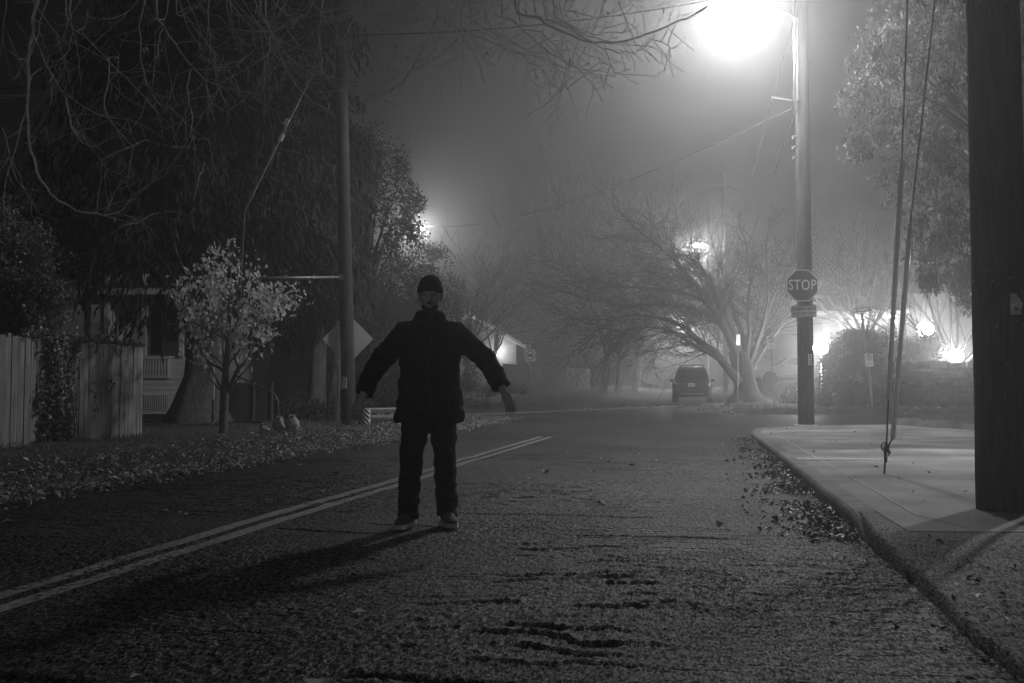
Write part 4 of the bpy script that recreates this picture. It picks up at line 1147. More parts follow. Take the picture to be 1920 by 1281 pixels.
# crumpled bags on the verge
def bag(label, px, py, Y, w_, h_, seed):
    c0 = P(px, py, Y); root = thing('plastic_bag', label, 'bag', (c0.x, Y, .1), group='pale bags left on the verge')
    rr = []
    for j in range(12):
        f = j / 11; rad = math.sin(math.pi * (0.06 + f * .9)) ** .6 * (1 - .35 * f)
        ring = []
        for k in range(22):
            q = 2 * math.pi * k / 22; nn = 1 + .55 * mnoise.noise(Vector((math.cos(q) * 2.2 + seed, math.sin(q) * 2.2, f * 3))) + .28 * mnoise.noise(Vector((math.cos(q) * 6, math.sin(q) * 6 + seed, f * 7)))
            ring.append((w_ / 2 * rad * nn * math.cos(q), w_ * .4 * rad * nn * math.sin(q), h_ * f + .02 * math.sin(q * 3 + seed)))
        rr.append(ring)
    MB().rings(rr).build('sack', M['bag'], root)
    kn_ = MB()
    for k in range(5): kn_.tube([(0, 0, h_ * .97), (.05 * math.cos(k * 1.3), .05 * math.sin(k * 1.3), h_ * .98), (.09 * math.cos(k * 1.3), .09 * math.sin(k * 1.3), h_ * .86 + .012 * k)], [.018, .02, .012], 6)
    kn_.build('tie', M['bag'], root)
bag('pale crumpled bag on the verge leaves, leftmost and squat of the pile', 495, 822, 19.6, .26, .20, 1.0)
bag('pale crumpled bag on the verge leaves, tall middle one of the pile', 523, 822, 19.7, .28, .34, 5.0)
bag('pale crumpled bag on the verge leaves, rightmost of the pile and nearest the road', 547, 820, 19.8, .32, .36, 9.0)

# ------------------------------------------------------------------ right side: stone wall, house, lamps
Yw = 37.0
rs_ = random.Random(8); a_ = P(1688, 745, 38.2); b_ = P(1990, 745, 34.0)
tw = thing('stone_wall', 'low dry stone retaining wall behind the planting strip at the right', 'wall', (a_.x, a_.y, gz(a_.x, a_.y) + .1))
mb = MB(); d_ = (b_ - a_); d_.z = 0; ln_ = d_.length; d_.normalize(); ang = math.atan2(d_.y, d_.x)
z = gz(a_.x, a_.y) - .1; ztop = P(1740, 690, 37.3).z
while z < ztop:
    h = rs_.uniform(.16, .36); x = rs_.uniform(-.5, 0)
    while x < ln_:
        l_ = rs_.uniform(.2, .95); c0 = a_ + d_ * (x + l_ / 2)
        mb.box((c0.x, c0.y + rs_.uniform(-.03, .03), z + h / 2 + rs_.uniform(-.03, .03)), (l_ - .02, .42, (h - .01) * rs_.uniform(.85, 1.12)), rot=(rs_.uniform(-.05, .05), rs_.uniform(-.10, .10), ang + rs_.uniform(-.03, .03)), bev=.05); x += l_
    z += h
bw(mb, 'stonework', M['stone'], tw)
bank = MB(); bx = [a_ + d_ * (ln_ * f) for f in (0, .5, 1)]
vs = []
for p in bx: vs += [(p.x, p.y + .1, ztop - .1), (p.x + 1.0, p.y + 9, ztop + .1), (p.x, p.y + .1, z - 2.0)]
bank.add(vs, [(0, 3, 4, 1), (3, 6, 7, 4), (0, 2, 5, 3), (3, 5, 8, 6)]); bw(bank, 'earth_fill', M['soil'], tw)

Yh = 50.0; hz0 = gz(P(1640, 640, Yh).x, Yh) - .2
tr = thing('house', 'foggy house with a brightly lit porch above the clipped hedge at the right', 'house', (P(1640, 640, Yh).x, Yh, hz0), ROADROT)
xa, xb = P(1556, 600, Yh).x, P(1870, 600, Yh).x; ztp = P(1640, 574, Yh).z; zp0, zp1 = P(1600, 640, Yh).z, P(1600, 592, Yh).z
wm = MB(); xm = P(1692, 600, Yh).x
wm.box(((xa + xm) / 2, Yh + 5.5, (hz0 + ztp) / 2), (xm - xa, 6, ztp - hz0)); wm.box(((xm + xb) / 2 + .01, Yh + 4.4, (hz0 + ztp + .6) / 2), (xb - xm, 8.6, ztp + .6 - hz0))
k = 0; x = xm + .3
while x < xb: wm.box((x, Yh + .09, (hz0 + ztp + .6) / 2), (.05, .04, ztp + .55 - hz0)); x += .42
bw(wm, 'wall', M['housewall'], tr)
bw(MB().box(((xa + xm) / 2, Yh + 1.2, zp0 - .1), (xm - xa, 2.6, .2)), 'porch_floor', M['housewall'], tr)
bw(MB().box(((xa + xm) / 2 - .2, Yh + 1.1, zp1 + .12), (xm - xa + .9, 3.2, .22)), 'porch_ceiling', M['trim'], tr)
for px in (1579, 1592, 1659, 1683): bw(MB().box((P(px, 600, Yh).x, Yh - .1, (zp0 + zp1) / 2), (.16, .16, zp1 - zp0)), 'porch_post', M['trim'], tr)
x0_, x1_ = P(1626, 600, Yh + 2.4).x, P(1651, 600, Yh + 2.4).x
dr = bw(MB().box(((x0_ + x1_) / 2, Yh + 2.44, (zp0 + zp1) / 2 - .1), (x1_ - x0_ + .2, .1, zp1 - zp0 - .3)), 'door', M['trim'], tr)
bw(MB().box(((x0_ + x1_) / 2, Yh + 2.36, (zp0 + zp1) / 2 + .2), (x1_ - x0_ - .1, .05, .7)), 'pane', M['housewall'], tr, dr)
rm = MB(); rm.add([(xa - .6, Yh - 1, zp1 + .3), (xm + .3, Yh - 1, zp1 + .3), (xm + .3, Yh + 5.5, ztp + 1.0), (xa - .6, Yh + 5.5, ztp + 1.0), (xa - .6, Yh + 10, ztp - .5), (xm + .3, Yh + 10, ztp - .5)], [(0, 1, 2, 3), (3, 2, 5, 4)])
rm.add([(xm - .2, Yh - .5, ztp + .6), (xb + .5, Yh - .5, ztp + .6), (xb + .5, Yh + 4.4, ztp + 2.6), (xm - .2, Yh + 4.4, ztp + 2.6), (xb + .5, Yh + 9, ztp + .6), (xm - .2, Yh + 9, ztp + .6)], [(0, 1, 2, 3), (3, 2, 4, 5), (0, 3, 5)])
bw(rm, 'roof', M['roof'], tr)
pl0 = P(1606, 601, Yh + 1.3); ll = bw(MB().ell(pl0, (.10, .10, .10), 12, 8), 'porch_light', emit('porch_glow', 40), tr)
light(tr, pl0 + Vector((0, -.1, -.25)), POW_PORCH, .1)
pl1 = P(1668, 604, Yh + 1.0); ll = bw(MB().ell(pl1, (.10, .10, .10), 12, 8), 'porch_light', emit('porch_glow', 40), tr)
light(tr, pl1 + Vector((0, -.1, -.25)), POW_PORCH * .8, .1)

def globe_lamp(label, px, py, Y, base_z, power, r=.13, strength=60, toward=.5, wall=False):
    c0 = P(px, py, Y); root = thing('garden_lamp', label, 'lamp', (c0.x, Y, base_z))
    bw(MB().lathe([(.07, 0), (.07, .02), (.035, .05), (.03, c0.z - base_z - r)], (c0.x, Y, base_z), 12), 'lamp_post', M['dullmetal'], root)
    bw(MB().lathe([(.04, -.03), (.09, -.02), (.09, .02)], (c0.x, Y, c0.z - r - .01), 14), 'collar', M['dullmetal'], root)
    bw(MB().ell(c0, (r, r, r), 16, 10), 'globe', emit('lamp_glow', strength), root)
    bw(MB().lathe([(.10, 0), (.07, .04), (.02, .08)], (c0.x, Y, c0.z + r - .02), 14), 'cap', M['dullmetal'], root)
    dv = Vector((-c0.x, -Y, 0)).normalized()
    light(root, c0 + dv * toward, power, .1)
    return root
globe_lamp('glaring garden lamp beside the corner pole, left of the hedge', 1539, 652, 44.5, gz(P(1539, 652, 44.5).x, 44.5), POW_YARD * 9, .32, 190)
globe_lamp('glaring garden lamp between the house porch and the pale leaves', 1735, 617, 45.0, P(1735, 690, 45).z - .4, POW_YARD * .8, .34, 200)
globe_lamp('lowest glaring garden lamp, on the stone wall beside the large right pole', 1792, 668, 38.6, ztop - .1, POW_YARD * .1, .29, 190)
# lit lamp just outside the frame at the right whose light rakes over the pavement
c0 = Vector((8.9, 13.4, 4.0)); aim = Vector((5.9, 11.15, 0))
tl2 = thing('garden_lamp', 'hooded lamp on a post lighting the pavement from beyond the right edge', 'lamp', (c0.x, c0.y, .1))
bw(MB().lathe([(.08, 0), (.08, .03), (.04, .06), (.035, 3.98)], (c0.x, c0.y, .1), 12), 'lamp_post', M['dullmetal'], tl2)
bw(MB().lathe([(.20, -.14), (.19, -.02), (.10, .06), (.03, .08)], c0, 16), 'hood', M['dullmetal'], tl2)
bw(MB().ell(c0 + Vector((0, 0, -.05)), (.09, .09, .06), 12, 8), 'bulb', emit('lamp_glow', 60), tl2)
lo_ = light(tl2, c0 + Vector((-.03, -.02, -.20)), POW_SIDE, .09, cone=72)
lo_.data.spot_blend = .4; lo_.rotation_euler = (aim - c0).to_track_quat('-Z', 'Y').to_euler()

# ------------------------------------------------------------------ far left: lit gable, fence, house with a lit window
Yg = 62.0; g0, g1 = P(905, 640, Yg), P(968, 640, Yg)
zb = gz(g0.x, Yg)
tq = thing('house', 'small house with a floodlit gable wall left of the no trucks sign', 'house', (g1.x, Yg, zb))
wm = MB(); za = P(968, 645, Yg).z; pk = P(880, 598, Yg)
wm.prism([(g1.x, zb), (g1.x, za), (pk.x, pk.z), (pk.x * 2 - g1.x, za), (pk.x * 2 - g1.x, zb)], 9, (0, Yg, 0)); bw(wm, 'wall', M['housewall'], tq)
rm = MB(); ex = P(986, 655, Yg)
for sg in (0, 1):
    xe = ex.x if sg == 0 else 2 * pk.x - ex.x
    rm.add([(pk.x, Yg - .5, pk.z + .12), (xe, Yg - .5, ex.z), (xe, Yg + 9.5, ex.z), (pk.x, Yg + 9.5, pk.z + .12), (pk.x, Yg - .5, pk.z + .36), (xe, Yg - .5, ex.z + .24), (xe, Yg + 9.5, ex.z + .24), (pk.x, Yg + 9.5, pk.z + .36)],
           [(0, 1, 2, 3), (4, 7, 6, 5), (0, 4, 5, 1), (1, 5, 6, 2)])
bw(rm, 'roof', M['trim'], tq)
fx = P(938, 660, Yg - .35); bw(MB().ell(fx, (.14, .1, .12), 12, 8), 'wall_light', emit('wall_light_glow', 60), tq)
light(tq, fx + Vector((0, -.25, 0)), POW_GABLE, .1)
f2 = P(921.5, 661, Yg - 6); tn2 = thing('garden_lamp', 'tiny bright lamp on a thin stem left of the floodlit gable', 'lamp', (f2.x, Yg - 6, gz(f2.x, Yg - 6)))
bw(MB().tube([(f2.x, Yg - 6, tn2.location.z), (f2.x, Yg - 6, f2.z - .08)], .03, 8), 'lamp_post', M['trim'], tn2); bw(MB().ell(f2, (.07, .07, .09), 10, 8), 'globe', emit('lamp_glow_small', 12), tn2)
tff = thing('board_fence', 'foggy tall board fence running away beyond the junction at the left', 'fence', (*XY(56, -10.2), gz(*XY(56, -10.2))))
mb = MB(); s = 51.0
while s < 92:
    x, y = XY(s, -10.2); zz = gz(x, y) + .1; h = 1.85 + rs_.uniform(-.03, .03); mb.box((x, y, zz + h / 2), (.025, .235, h), rot=(0, 0, ROADROT)); s += .245
bw(mb, 'board_panel', M['darkboard'], tff)
Yl = 47.0; c0 = P(703, 685, Yl)
tq2 = thing('house', 'dark house glimpsed through the trees with a lit window left of the person', 'house', (c0.x, Yl, gz(c0.x, Yl)))
bw(MB().box((c0.x - 1.5, Yl + 3.2, 2.2), (7, 6, 4.6)), 'wall', M['panel'], tq2)
rm = MB().prism([(c0.x - 5.4, 4.4), (c0.x + 2.4, 4.4), (c0.x - 1.5, 7.0)], 7, (0, Yl - .3, 0)); bw(rm, 'roof', M['roof'], tq2)
wf = bw(MB().box((c0.x, Yl + .17, c0.z), (1.0, .06, .85)), 'window', M['trim'], tq2)
bw(MB().box((c0.x, Yl + .13, c0.z), (.84, .04, .7)), 'pane', emit('lit_window', 1.6), tq2, wf)
# ------------------------------------------------------------------ trees and shrubs
def in_poly(x, y, poly):
    c = False; j = len(poly) - 1
    for i in range(len(poly)):
        xi, yi = poly[i]; xj, yj = poly[j]
        if (yi > y) != (yj > y) and x < (xj - xi) * (y - yi) / (yj - yi) + xi: c = not c
        j = i
    return c
def poly_clumps(rng, poly, Y0, Y1, n, r0, r1):
    xs = [p[0] for p in poly]; ys = [p[1] for p in poly]; out_ = []
    while len(out_) < n:
        x, y = rng.uniform(min(xs), max(xs)), rng.uniform(min(ys), max(ys))
        if not in_poly(x, y, poly): continue
        p = P(x, y, (Y0 + Y1) / 2 + (Y1 - Y0) / 2 * np.clip(rng.normal() * .5, -1, 1)); out_.append((p.x, p.y, p.z, rng.uniform(r0, r1)))
    return np.array(out_)
def rel(V, root): return V - np.array(root.location)[None, :]
def trunk_mb(pts, rads, n=16, flute=.12, seed=0):
    rr = []
    pp_ = [Vector(p) for p in pts]
    dens = []; dr = []
    for i in range(len(pp_) - 1):
        for k in range(5): dens.append(pp_[i].lerp(pp_[i + 1], k / 5)); dr.append(rads[i] + (rads[i + 1] - rads[i]) * k / 5)
    dens.append(pp_[-1]); dr.append(rads[-1])
    for c, r in zip(dens, dr):
        rr.append([(c.x + r * (1 + flute * mnoise.noise(Vector((math.cos(q) * 2 + seed, math.sin(q) * 2, c.z * .5)))) * math.cos(q),
                    c.y + r * (1 + flute * mnoise.noise(Vector((math.cos(q) * 2 + seed, math.sin(q) * 2, c.z * .5)))) * math.sin(q), c.z) for q in [2 * math.pi * k / n for k in range(n)]])
    return MB().rings(rr)

LAMP = np.array(Lm)
def prune(C, rng, keep=.03, pad=0.0):
    """thin out the fronds that hang in the open gap between the street lamp and the house front"""
    C = np.asarray(C, float); d = C - LAMP
    k = np.where(d[:, 1] > .1, (32.4 - LAMP[1]) / np.maximum(d[:, 1], .1), 0.0); H = LAMP + d * k[:, None]
    hit = (k > 1.0) & (H[:, 0] > -18.0) & (H[:, 0] < -9.6) & (H[:, 2] > -.4) & (H[:, 2] < 5.0 + pad)
    return ~hit | (rng.random(len(C)) < keep)
# --- large cedar over the left house
rng = np.random.default_rng(31)
Yc = 26.5; gb = P(372, 785, Yc); gb.z = .05
tc = thing('cedar_tree', 'huge dark drooping cedar with a flared trunk before the left house', 'tree', gb)
bw(trunk_mb([gb - Vector((0, 0, .25)), gb, gb + Vector((.0, 0, .45)), gb + Vector((.12, 0, 1.3)), gb + Vector((.2, 0, 3.5)), gb + Vector((.3, 0, 9)), gb + Vector((.4, 0, 15))], [.98, .86, .66, .52, .46, .36, .15], 24, .30, 5), 'trunk', M['bark'], tc)
lines = []; C = []; D = []
for b in range(150):
    z = rng.uniform(3.6, 16.5); az = rng.uniform(0, 2 * math.pi); L_ = (6.6 - .30 * (z - 4)) * rng.uniform(.6, 1.05)
    if math.cos(az) > 0.3: L_ = min(L_, 4.6)
    o = gb + Vector((.25, 0, z)); pts = []
    for i in range(9):
        f = i / 8; pts.append(o + Vector((math.cos(az) * L_ * f, math.sin(az) * L_ * f, .9 * f - 2.6 * f * f * (L_ / 6) + rng.normal() * .06)))
    lines.append((pts, .055, .008))
    for i in range(1, 9):
        for q in range(34):
            p = pts[i].lerp(pts[i - 1], rng.random()); w_ = .75 * (1.05 - .5 * i / 8)
            sx = rng.normal() * w_ * .6; hang = abs(rng.normal()) * .55 + .1 * abs(sx)
            C.append((p.x - math.sin(az) * sx, p.y + math.cos(az) * sx, p.z - hang)); D.append((math.cos(az) * .25 + rng.normal() * .25, math.sin(az) * .25 + rng.normal() * .25, -1 + rng.normal() * .2))
C = np.array(C); D = np.array(D)
keep = ~((C[:, 0] - gb.x > 4.6)) & prune(C, rng)
C, D = C[keep], D[keep]
leaf_obj('crown', leaf_arrays(rel(C, tc), D, rng.uniform(.22, .5, len(C)), rng.uniform(.04, .10, len(C)), rng), M['cedar'], tc)
lr = [([p - tc.location for p in pts], a0_, a1_) for pts, a0_, a1_ in lines]; np_tubes('limb', lr, M['bark'], tc, 5)

# --- second evergreen whose fronds hang behind the leaning pole
rng = np.random.default_rng(33)
gb = P(592, 770, 31); gb.z = .1
tc2 = thing('cedar_tree', 'dark cedar with a bare twin trunk behind the leaning left pole', 'tree', gb)
tm = trunk_mb([gb - Vector((0, 0, .2)), gb, gb + Vector((.05, 0, 1.3)), gb + Vector((.1, 0, 4)), gb + Vector((-.3, 0, 10))], [.42, .36, .26, .24, .1], 14, .2, 2)
b2_ = gb + Vector((.42, .15, 0)); t2_ = trunk_mb([b2_ - Vector((0, 0, .2)), b2_, b2_ + Vector((.2, 0, 1.5)), b2_ + Vector((.35, 0, 4)), b2_ + Vector((.5, 0, 8))], [.26, .22, .17, .14, .06], 12, .2, 3)
tm.add(t2_.v, t2_.f, True); bw(tm, 'trunk', M['bark'], tc2)
pol = [(430, 560), (420, 380), (470, 260), (540, 190), (585, 120), (620, 215), (660, 260), (690, 330), (690, 470), (670, 560), (620, 640), (540, 660), (470, 640)]
cl = poly_clumps(rng, pol, 28.5, 34, 170, .35, .75); cl = cl[prune(cl[:, :3], rng, .03, .7)]
V = clump_leaves(rng, cl, 95, .34, .075, droop=1.7, spread=.6); leaf_obj('crown', rel(V, tc2), M['cedar'], tc2)
lines = [([gb + Vector((.1, 0, 2 + .6 * (i % 12))) - tc2.location, Vector(cl[i][:3]) - tc2.location + Vector((0, 0, .2))], .03, .008) for i in range(0, len(cl), 4)]
np_tubes('limb', [([a_, a_.lerp(b_, .5) + Vector((0, 0, .4)), b_], r0, r1) for (a_, b_), r0, r1 in lines], M['bark'], tc2, 5)

# --- dark broadleaf mass behind the person
def broad_tree(label, poly, Y, dY, n, per, leaf, r, m, base, name='tree', seed=1, trunk=.25, wl=.6, droop=.3):
    rng = np.random.default_rng(seed); gb = P(*base, Y); gb.z = gz(gb.x, Y) + .03
    root = thing(name, label, 'tree' if 'tree' in name else 'shrub', gb)
    cl = poly_clumps(rng, poly, Y - dY, Y + dY, n, r * .6, r * 1.2); cl = cl[prune(cl[:, :3], rng, .04, .7)]; n = len(cl)
    V = clump_leaves(rng, cl, per, leaf, leaf * wl, droop=droop); leaf_obj('crown' if 'tree' in name else 'foliage', rel(V, root), m, root)
    zt = cl[:, 2].max(); cx_, cy_ = cl[:, 0].mean(), cl[:, 1].mean()
    top = Vector((cx_, cy_, gb.z + (zt - gb.z) * .8))
    bw(trunk_mb([gb - Vector((0, 0, .2)), gb, gb.lerp(top, .3), gb.lerp(top, .65), top], [trunk * 1.3, trunk, trunk * .8, trunk * .5, trunk * .15], 10, .15, seed), 'trunk', M['bark'], root)
    ln_ = []
    for i in range(0, n, max(1, n // 60)):
        q = Vector(cl[i][:3]); f = min(.9, max(.15, (q.z - gb.z) / max(.1, zt - gb.z) * .7)); a_ = gb.lerp(top, f)
        ln_.append(([a_ - root.location, a_.lerp(q, .5) - root.location + Vector((0, 0, .15)), q - root.location], trunk * .22, .006))
    np_tubes('limb' if 'tree' in name else 'stem', ln_, M['darktwig'], root, 4)
    return root
broad_tree('tall dark ivy clad tree behind the person, left of the small street lamp', [(575, 770), (560, 560), (590, 330), (640, 250), (700, 238), (745, 275), (775, 330), (790, 395), (775, 470), (800, 560), (810, 660), (800, 770)], 37, 3.2, 300, 95, .13, .55, M['broad'], (690, 780), 'ivy_tree', 41, .35)
broad_tree('lower dark bushy tree behind the person below the small street lamp', [(740, 770), (745, 560), (765, 470), (800, 430), (835, 470), (860, 540), (880, 600), (890, 700), (880, 760)], 43, 2.5, 150, 80, .13, .5, M['broad'], (810, 770), 'bushy_tree', 43, .25)
broad_tree('leafy dark shrub rising above the board fence at the left edge', [(-40, 690), (-40, 380), (30, 395), (75, 430), (95, 470), (125, 500), (140, 540), (120, 590), (85, 620), (60, 655), (40, 690)], 19.5, 1.3, 150, 110, .10, .30, M['shrubleaf'], (-10, 850), 'leafy_shrub', 45, .1, .4)
broad_tree('low dark ground shrub at the foot of the twin trunked cedar', [(520, 785), (530, 755), (560, 745), (600, 765), (640, 770), (640, 795), (560, 800)], 27.5, 1.0, 40, 60, .10, .25, M['hedge'], (580, 800), 'low_shrub', 47, .04)
broad_tree('dark shrub behind the guardrail left of the person', [(665, 770), (670, 690), (720, 660), (760, 680), (790, 700), (800, 780)], 29.5, 1.0, 70, 70, .11, .35, M['broad'], (730, 790), 'dark_shrub', 48, .06)
rng = np.random.default_rng(50)
# spiky plants right of the person
gb = P(905, 748, 40); gb.z = gz(gb.x, 40) + .05; sp = thing('spiky_plant', 'clump of spiky grassy leaves right of the person on the far verge', 'plant', gb)
C = []; D = []
for k in range(9):
    o = np.array([rng.normal() * .8, rng.normal() * .3, .35 + rng.random() * .4])
    for q in range(60):
        d = rng.normal(size=3); d[2] = abs(d[2]) * .9; d /= np.linalg.norm(d); C.append(o + d * .35); D.append(d)
leaf_obj('blades', leaf_arrays(np.array(C), np.array(D), .7, .035, rng), M['hedge'], sp)
np_tubes('stem', [([Vector((c[0], c[1], 0)), Vector((c[0], c[1], .3)), Vector((c[0], c[1], c[2]))], .03, .02) for c in (np.array(C)[::60])], M['darktwig'], sp, 5)

# --- young tree with pale leaves
rng = np.random.default_rng(51); Ys = 18.8; gb = P(418, 828, Ys); gb.z = .07
ty = thing('young_tree', 'young street tree with pale autumn leaves on the left verge', 'tree', gb)
def pl_(pts, Y=Ys, jit=0): return [P(x, y, Y + jit * i) - gb for i, (x, y) in enumerate(pts)]
tm = MB(); main = pl_([(418, 835), (418, 828), (419, 780), (421, 740), (424, 690), (428, 640), (430, 570), (432, 500), (430, 460)])
tm.tube(main, [.10, .085, .082, .085, .06, .05, .035, .02, .008], 12)
side = pl_([(424, 738), (434, 725), (440, 705), (446, 690), (458, 682), (466, 668)]); tm.tube(side, [.05, .045, .04, .032, .026, .02], 10)
tm.tube(pl_([(424, 700), (412, 690), (398, 684), (385, 672)]), [.04, .03, .02, .012], 8)
tm.tube(pl_([(447, 690), (440, 672), (438, 640)]), [.03, .024, .015], 8); tm.tube(pl_([(442, 700), (448, 706), (452, 702)]), [.014, .01, .006], 6)
tm.build('trunk', M['sapbark'], ty)
ln = []
ends = [(322, 560), (335, 640), (330, 600), (372, 510), (400, 480), (545, 555), (520, 545), (500, 640), (510, 600), (470, 500), (460, 660), (385, 660), (360, 700), (530, 520), (350, 545), (480, 560), (400, 560), (445, 480), (380, 610), (500, 680), (560, 590), (428, 455)]
for i, (ex, ey) in enumerate(ends):
    st_ = main[3 + i % 4]; e = P(ex, ey, Ys + rng.normal() * .45) - gb
    md = st_.lerp(e, .5) + Vector((rng.normal() * .08, rng.normal() * .1, .12)); ln.append(([st_, md, e], .018, .004))
    for q in range(4):
        a_ = md.lerp(e, rng.random()); ln.append(([a_, a_ + Vector((rng.normal() * .12, rng.normal() * .12, .08 + rng.random() * .1)), a_ + Vector((rng.normal() * .25, rng.normal() * .25, .2 + rng.normal() * .12))], .006, .002))
# bare upper twigs reaching left
for pts in ([(430, 480), (400, 440), (360, 420)], [(330, 560), (290, 500), (250, 470), (205, 478)], [(345, 550), (300, 480), (262, 440)], [(360, 540), (330, 470), (318, 420)], [(435, 500), (440, 440), (452, 400)]):
    ln.append((pl_(pts), .009, .003))
np_tubes('branches', ln, M['sapbark'], ty, 5)
pol = [(330, 540), (375, 510), (395, 470), (430, 455), (450, 480), (470, 500), (510, 540), (552, 548), (545, 575), (515, 590), (515, 640), (505, 668), (470, 660), (440, 690), (415, 672), (375, 680), (350, 655), (330, 610), (318, 570)]
cl = poly_clumps(rng, pol, Ys - .95, Ys + .95, 95, .06, .24)
D0 = 8
idx = rng.integers(0, len(cl), 1500); C = cl[idx, :3] + rng.normal(size=(1500, 3)) * cl[idx, 3:4] * .75
D = rng.normal(size=C.shape) * .6; D[:, 2] -= .75
Nn = rng.normal(size=C.shape) * .8 + np.array([1.0, -.3, .4])
leaf_obj('leaves', leaf_arrays(rel(C, ty), D, rng.uniform(.05, .16, len(C)), rng.uniform(.035, .10, len(C)), rng, Nn, .2), M['sapleaf'], ty)

# --- bare trees
def bare_tree(label, base, Y, height, spread, seed, rad=.2, levels=4, lean=(0, 0), group=None, name='bare_tree', m='darktwig', kids=(3, 5), minr=.008, first=.28, ang=.65, limbs=7):
    rng = np.random.default_rng(seed); gb = P(*base, Y); gb.z = gz(gb.x, Y) + .1
    root = thing(name, label, 'tree', gb, group=group)
    th_ = height * first; top = Vector((lean[0] * first, lean[1] * first, th_))
    trunk_mb([(0, 0, -.3), (0, 0, 0), top * .3, top * .7, top], [rad * 1.5, rad * 1.15, rad, rad * .92, rad * .85], 12, .15, seed).build('trunk', M['bark'], root)
    out_ = []
    for k in range(limbs):
        az = 2 * math.pi * (k + rng.random() * .7) / limbs; el = rng.uniform(.45, 1.25)
        d = Vector((math.cos(az) * spread * math.cos(el) + lean[0] * .1, math.sin(az) * spread * math.cos(el) + lean[1] * .1, math.sin(el)))
        grow(rng, top * rng.uniform(.75, 1), d, (height - th_) * rng.uniform(.5, .72), rad * .5, levels - 1, out_, up=.3, wander=.5, kids=kids, shrink=.60, ang=ang, minr=minr)
    np_tubes('branches', out_, M[m], root, 3)
    return root
bare_tree('bare twiggy tree between the dark bushes and the floodlit gable', (868, 755), 47, 8.2, .9, 61, .14, 4, (1, 0), limbs=9)
bare_tree('thin foggy bare tree over the floodlit gable roof', (925, 745), 58, 9.0, .8, 62, .13, 4, limbs=8)
bare_tree('bare slender tree behind the street name post at the right', (1618, 690), 44, 8.5, .9, 63, .16, 4, limbs=8, first=.35)
bare_tree('bare many stemmed tree behind the pale leaved tree at the right', (1790, 690), 39.5, 7.5, .9, 64, .15, 4, limbs=9, first=.2)
for i, (px, Y, h, lab) in enumerate(((1131, 66, 14.8, 'left'), (1158, 72, 15.8, 'mid'), (1190, 84, 16.5, 'r'))):
    bare_tree(['foggy bare street tree on the left, nearest of the row beyond the fence', 'foggy bare street tree on the left, with a paler trunk, second of the row', 'foggy bare street tree on the left, third of the row and nearly lost in fog'][i], (px, 733), Y, h, 1.0, 70 + i, .22, 4, (1.5, 0), 'bare street trees of the left row', 'street_tree', limbs=11, first=.2, minr=.02, kids=(4, 5))
far = bare_tree('bare street tree of the avenue fading into fog', (1195, 728), 108, 13, 1.1, 81, .2, 3, (2, 0), 'far avenue trees in the fog', 'street_tree', limbs=10, first=.25, minr=.02)
for i, (s, t) in enumerate(((122, -7.2), (136, -7.2), (66, 2.6), (82, 2.6), (98, 2.6), (114, 2.6), (130, 2.6))):
    c = copy_tree(far); x, y = XY(s, t); c.location = (x, y, gz(x, y)); c.rotation_euler = (0, 0, 1.7 * i + (2.6 if t > 0 else 0))
    c['label'] = ('bare avenue tree on the left of the road, fading into fog' if t < 0 else ['foggy bare tree on the right, first behind the parked dark car', 'foggy bare tree on the right, second behind the parked dark car', 'bare tree on the right arching over the road in thick fog', 'bare tree on the right arching over the road in thick fog', 'bare tree on the right arching over the road in thick fog'][i - 2])
far['label'] = 'bare avenue tree on the left of the road, fading into fog'

# --- the large leaning bare tree right of the parked car
rng = np.random.default_rng(90); Yb = 44.0; gb = P(1400, 748, Yb); gb.z = gz(gb.x, Yb) + .1
tb_ = thing('bare_tree', 'large old bare tree leaning over the road right of the parked car', 'tree', gb)
def pb(pts, dY=0): return [P(x, y, Yb + dY * i) for i, (x, y) in enumerate(pts)]
bw(trunk_mb(pb([(1402, 775), (1402, 750), (1400, 738), (1396, 715), (1392, 690), (1385, 660)]), [1.05, .92, .62, .50, .47, .42], 20, .25, 9), 'trunk', M['darkbark'], tb_)
limbs = [([(1386, 690), (1372, 650), (1350, 600), (1320, 560), (1290, 520), (1262, 485), (1235, 462), (1205, 440)], -.5, .30),
         ([(1398, 728), (1376, 706), (1340, 660), (1310, 640), (1275, 608), (1240, 596), (1190, 590), (1120, 600)], -.7, .26),
         ([(1368, 632), (1348, 606), (1325, 590), (1285, 575), (1235, 570), (1170, 575), (1100, 560)], -.4, .18),
         ([(1338, 584), (1312, 558), (1270, 545), (1210, 540), (1150, 535), (1090, 520)], .5, .14),
         ([(1392, 680), (1375, 630), (1345, 565), (1325, 520), (1300, 490), (1285, 478), (1272, 482)], .2, .28),
         ([(1395, 670), (1388, 620), (1372, 570), (1362, 535), (1350, 500)], .7, .16),
         ([(1398, 680), (1405, 620), (1402, 570), (1408, 520), (1402, 485)], .4, .15),
         ([(1402, 690), (1420, 640), (1436, 590), (1452, 550), (1475, 510)], .5, .18),
         ([(1404, 700), (1432, 655), (1462, 615), (1490, 590)], .8, .14),
         ([(1405, 680), (1430, 610), (1440, 560), (1438, 505)], -.3, .13),
         ([(1397, 715), (1368, 690), (1325, 658), (1290, 640), (1250, 615), (1200, 612), (1160, 625)], -.9, .12)]
out_ = []
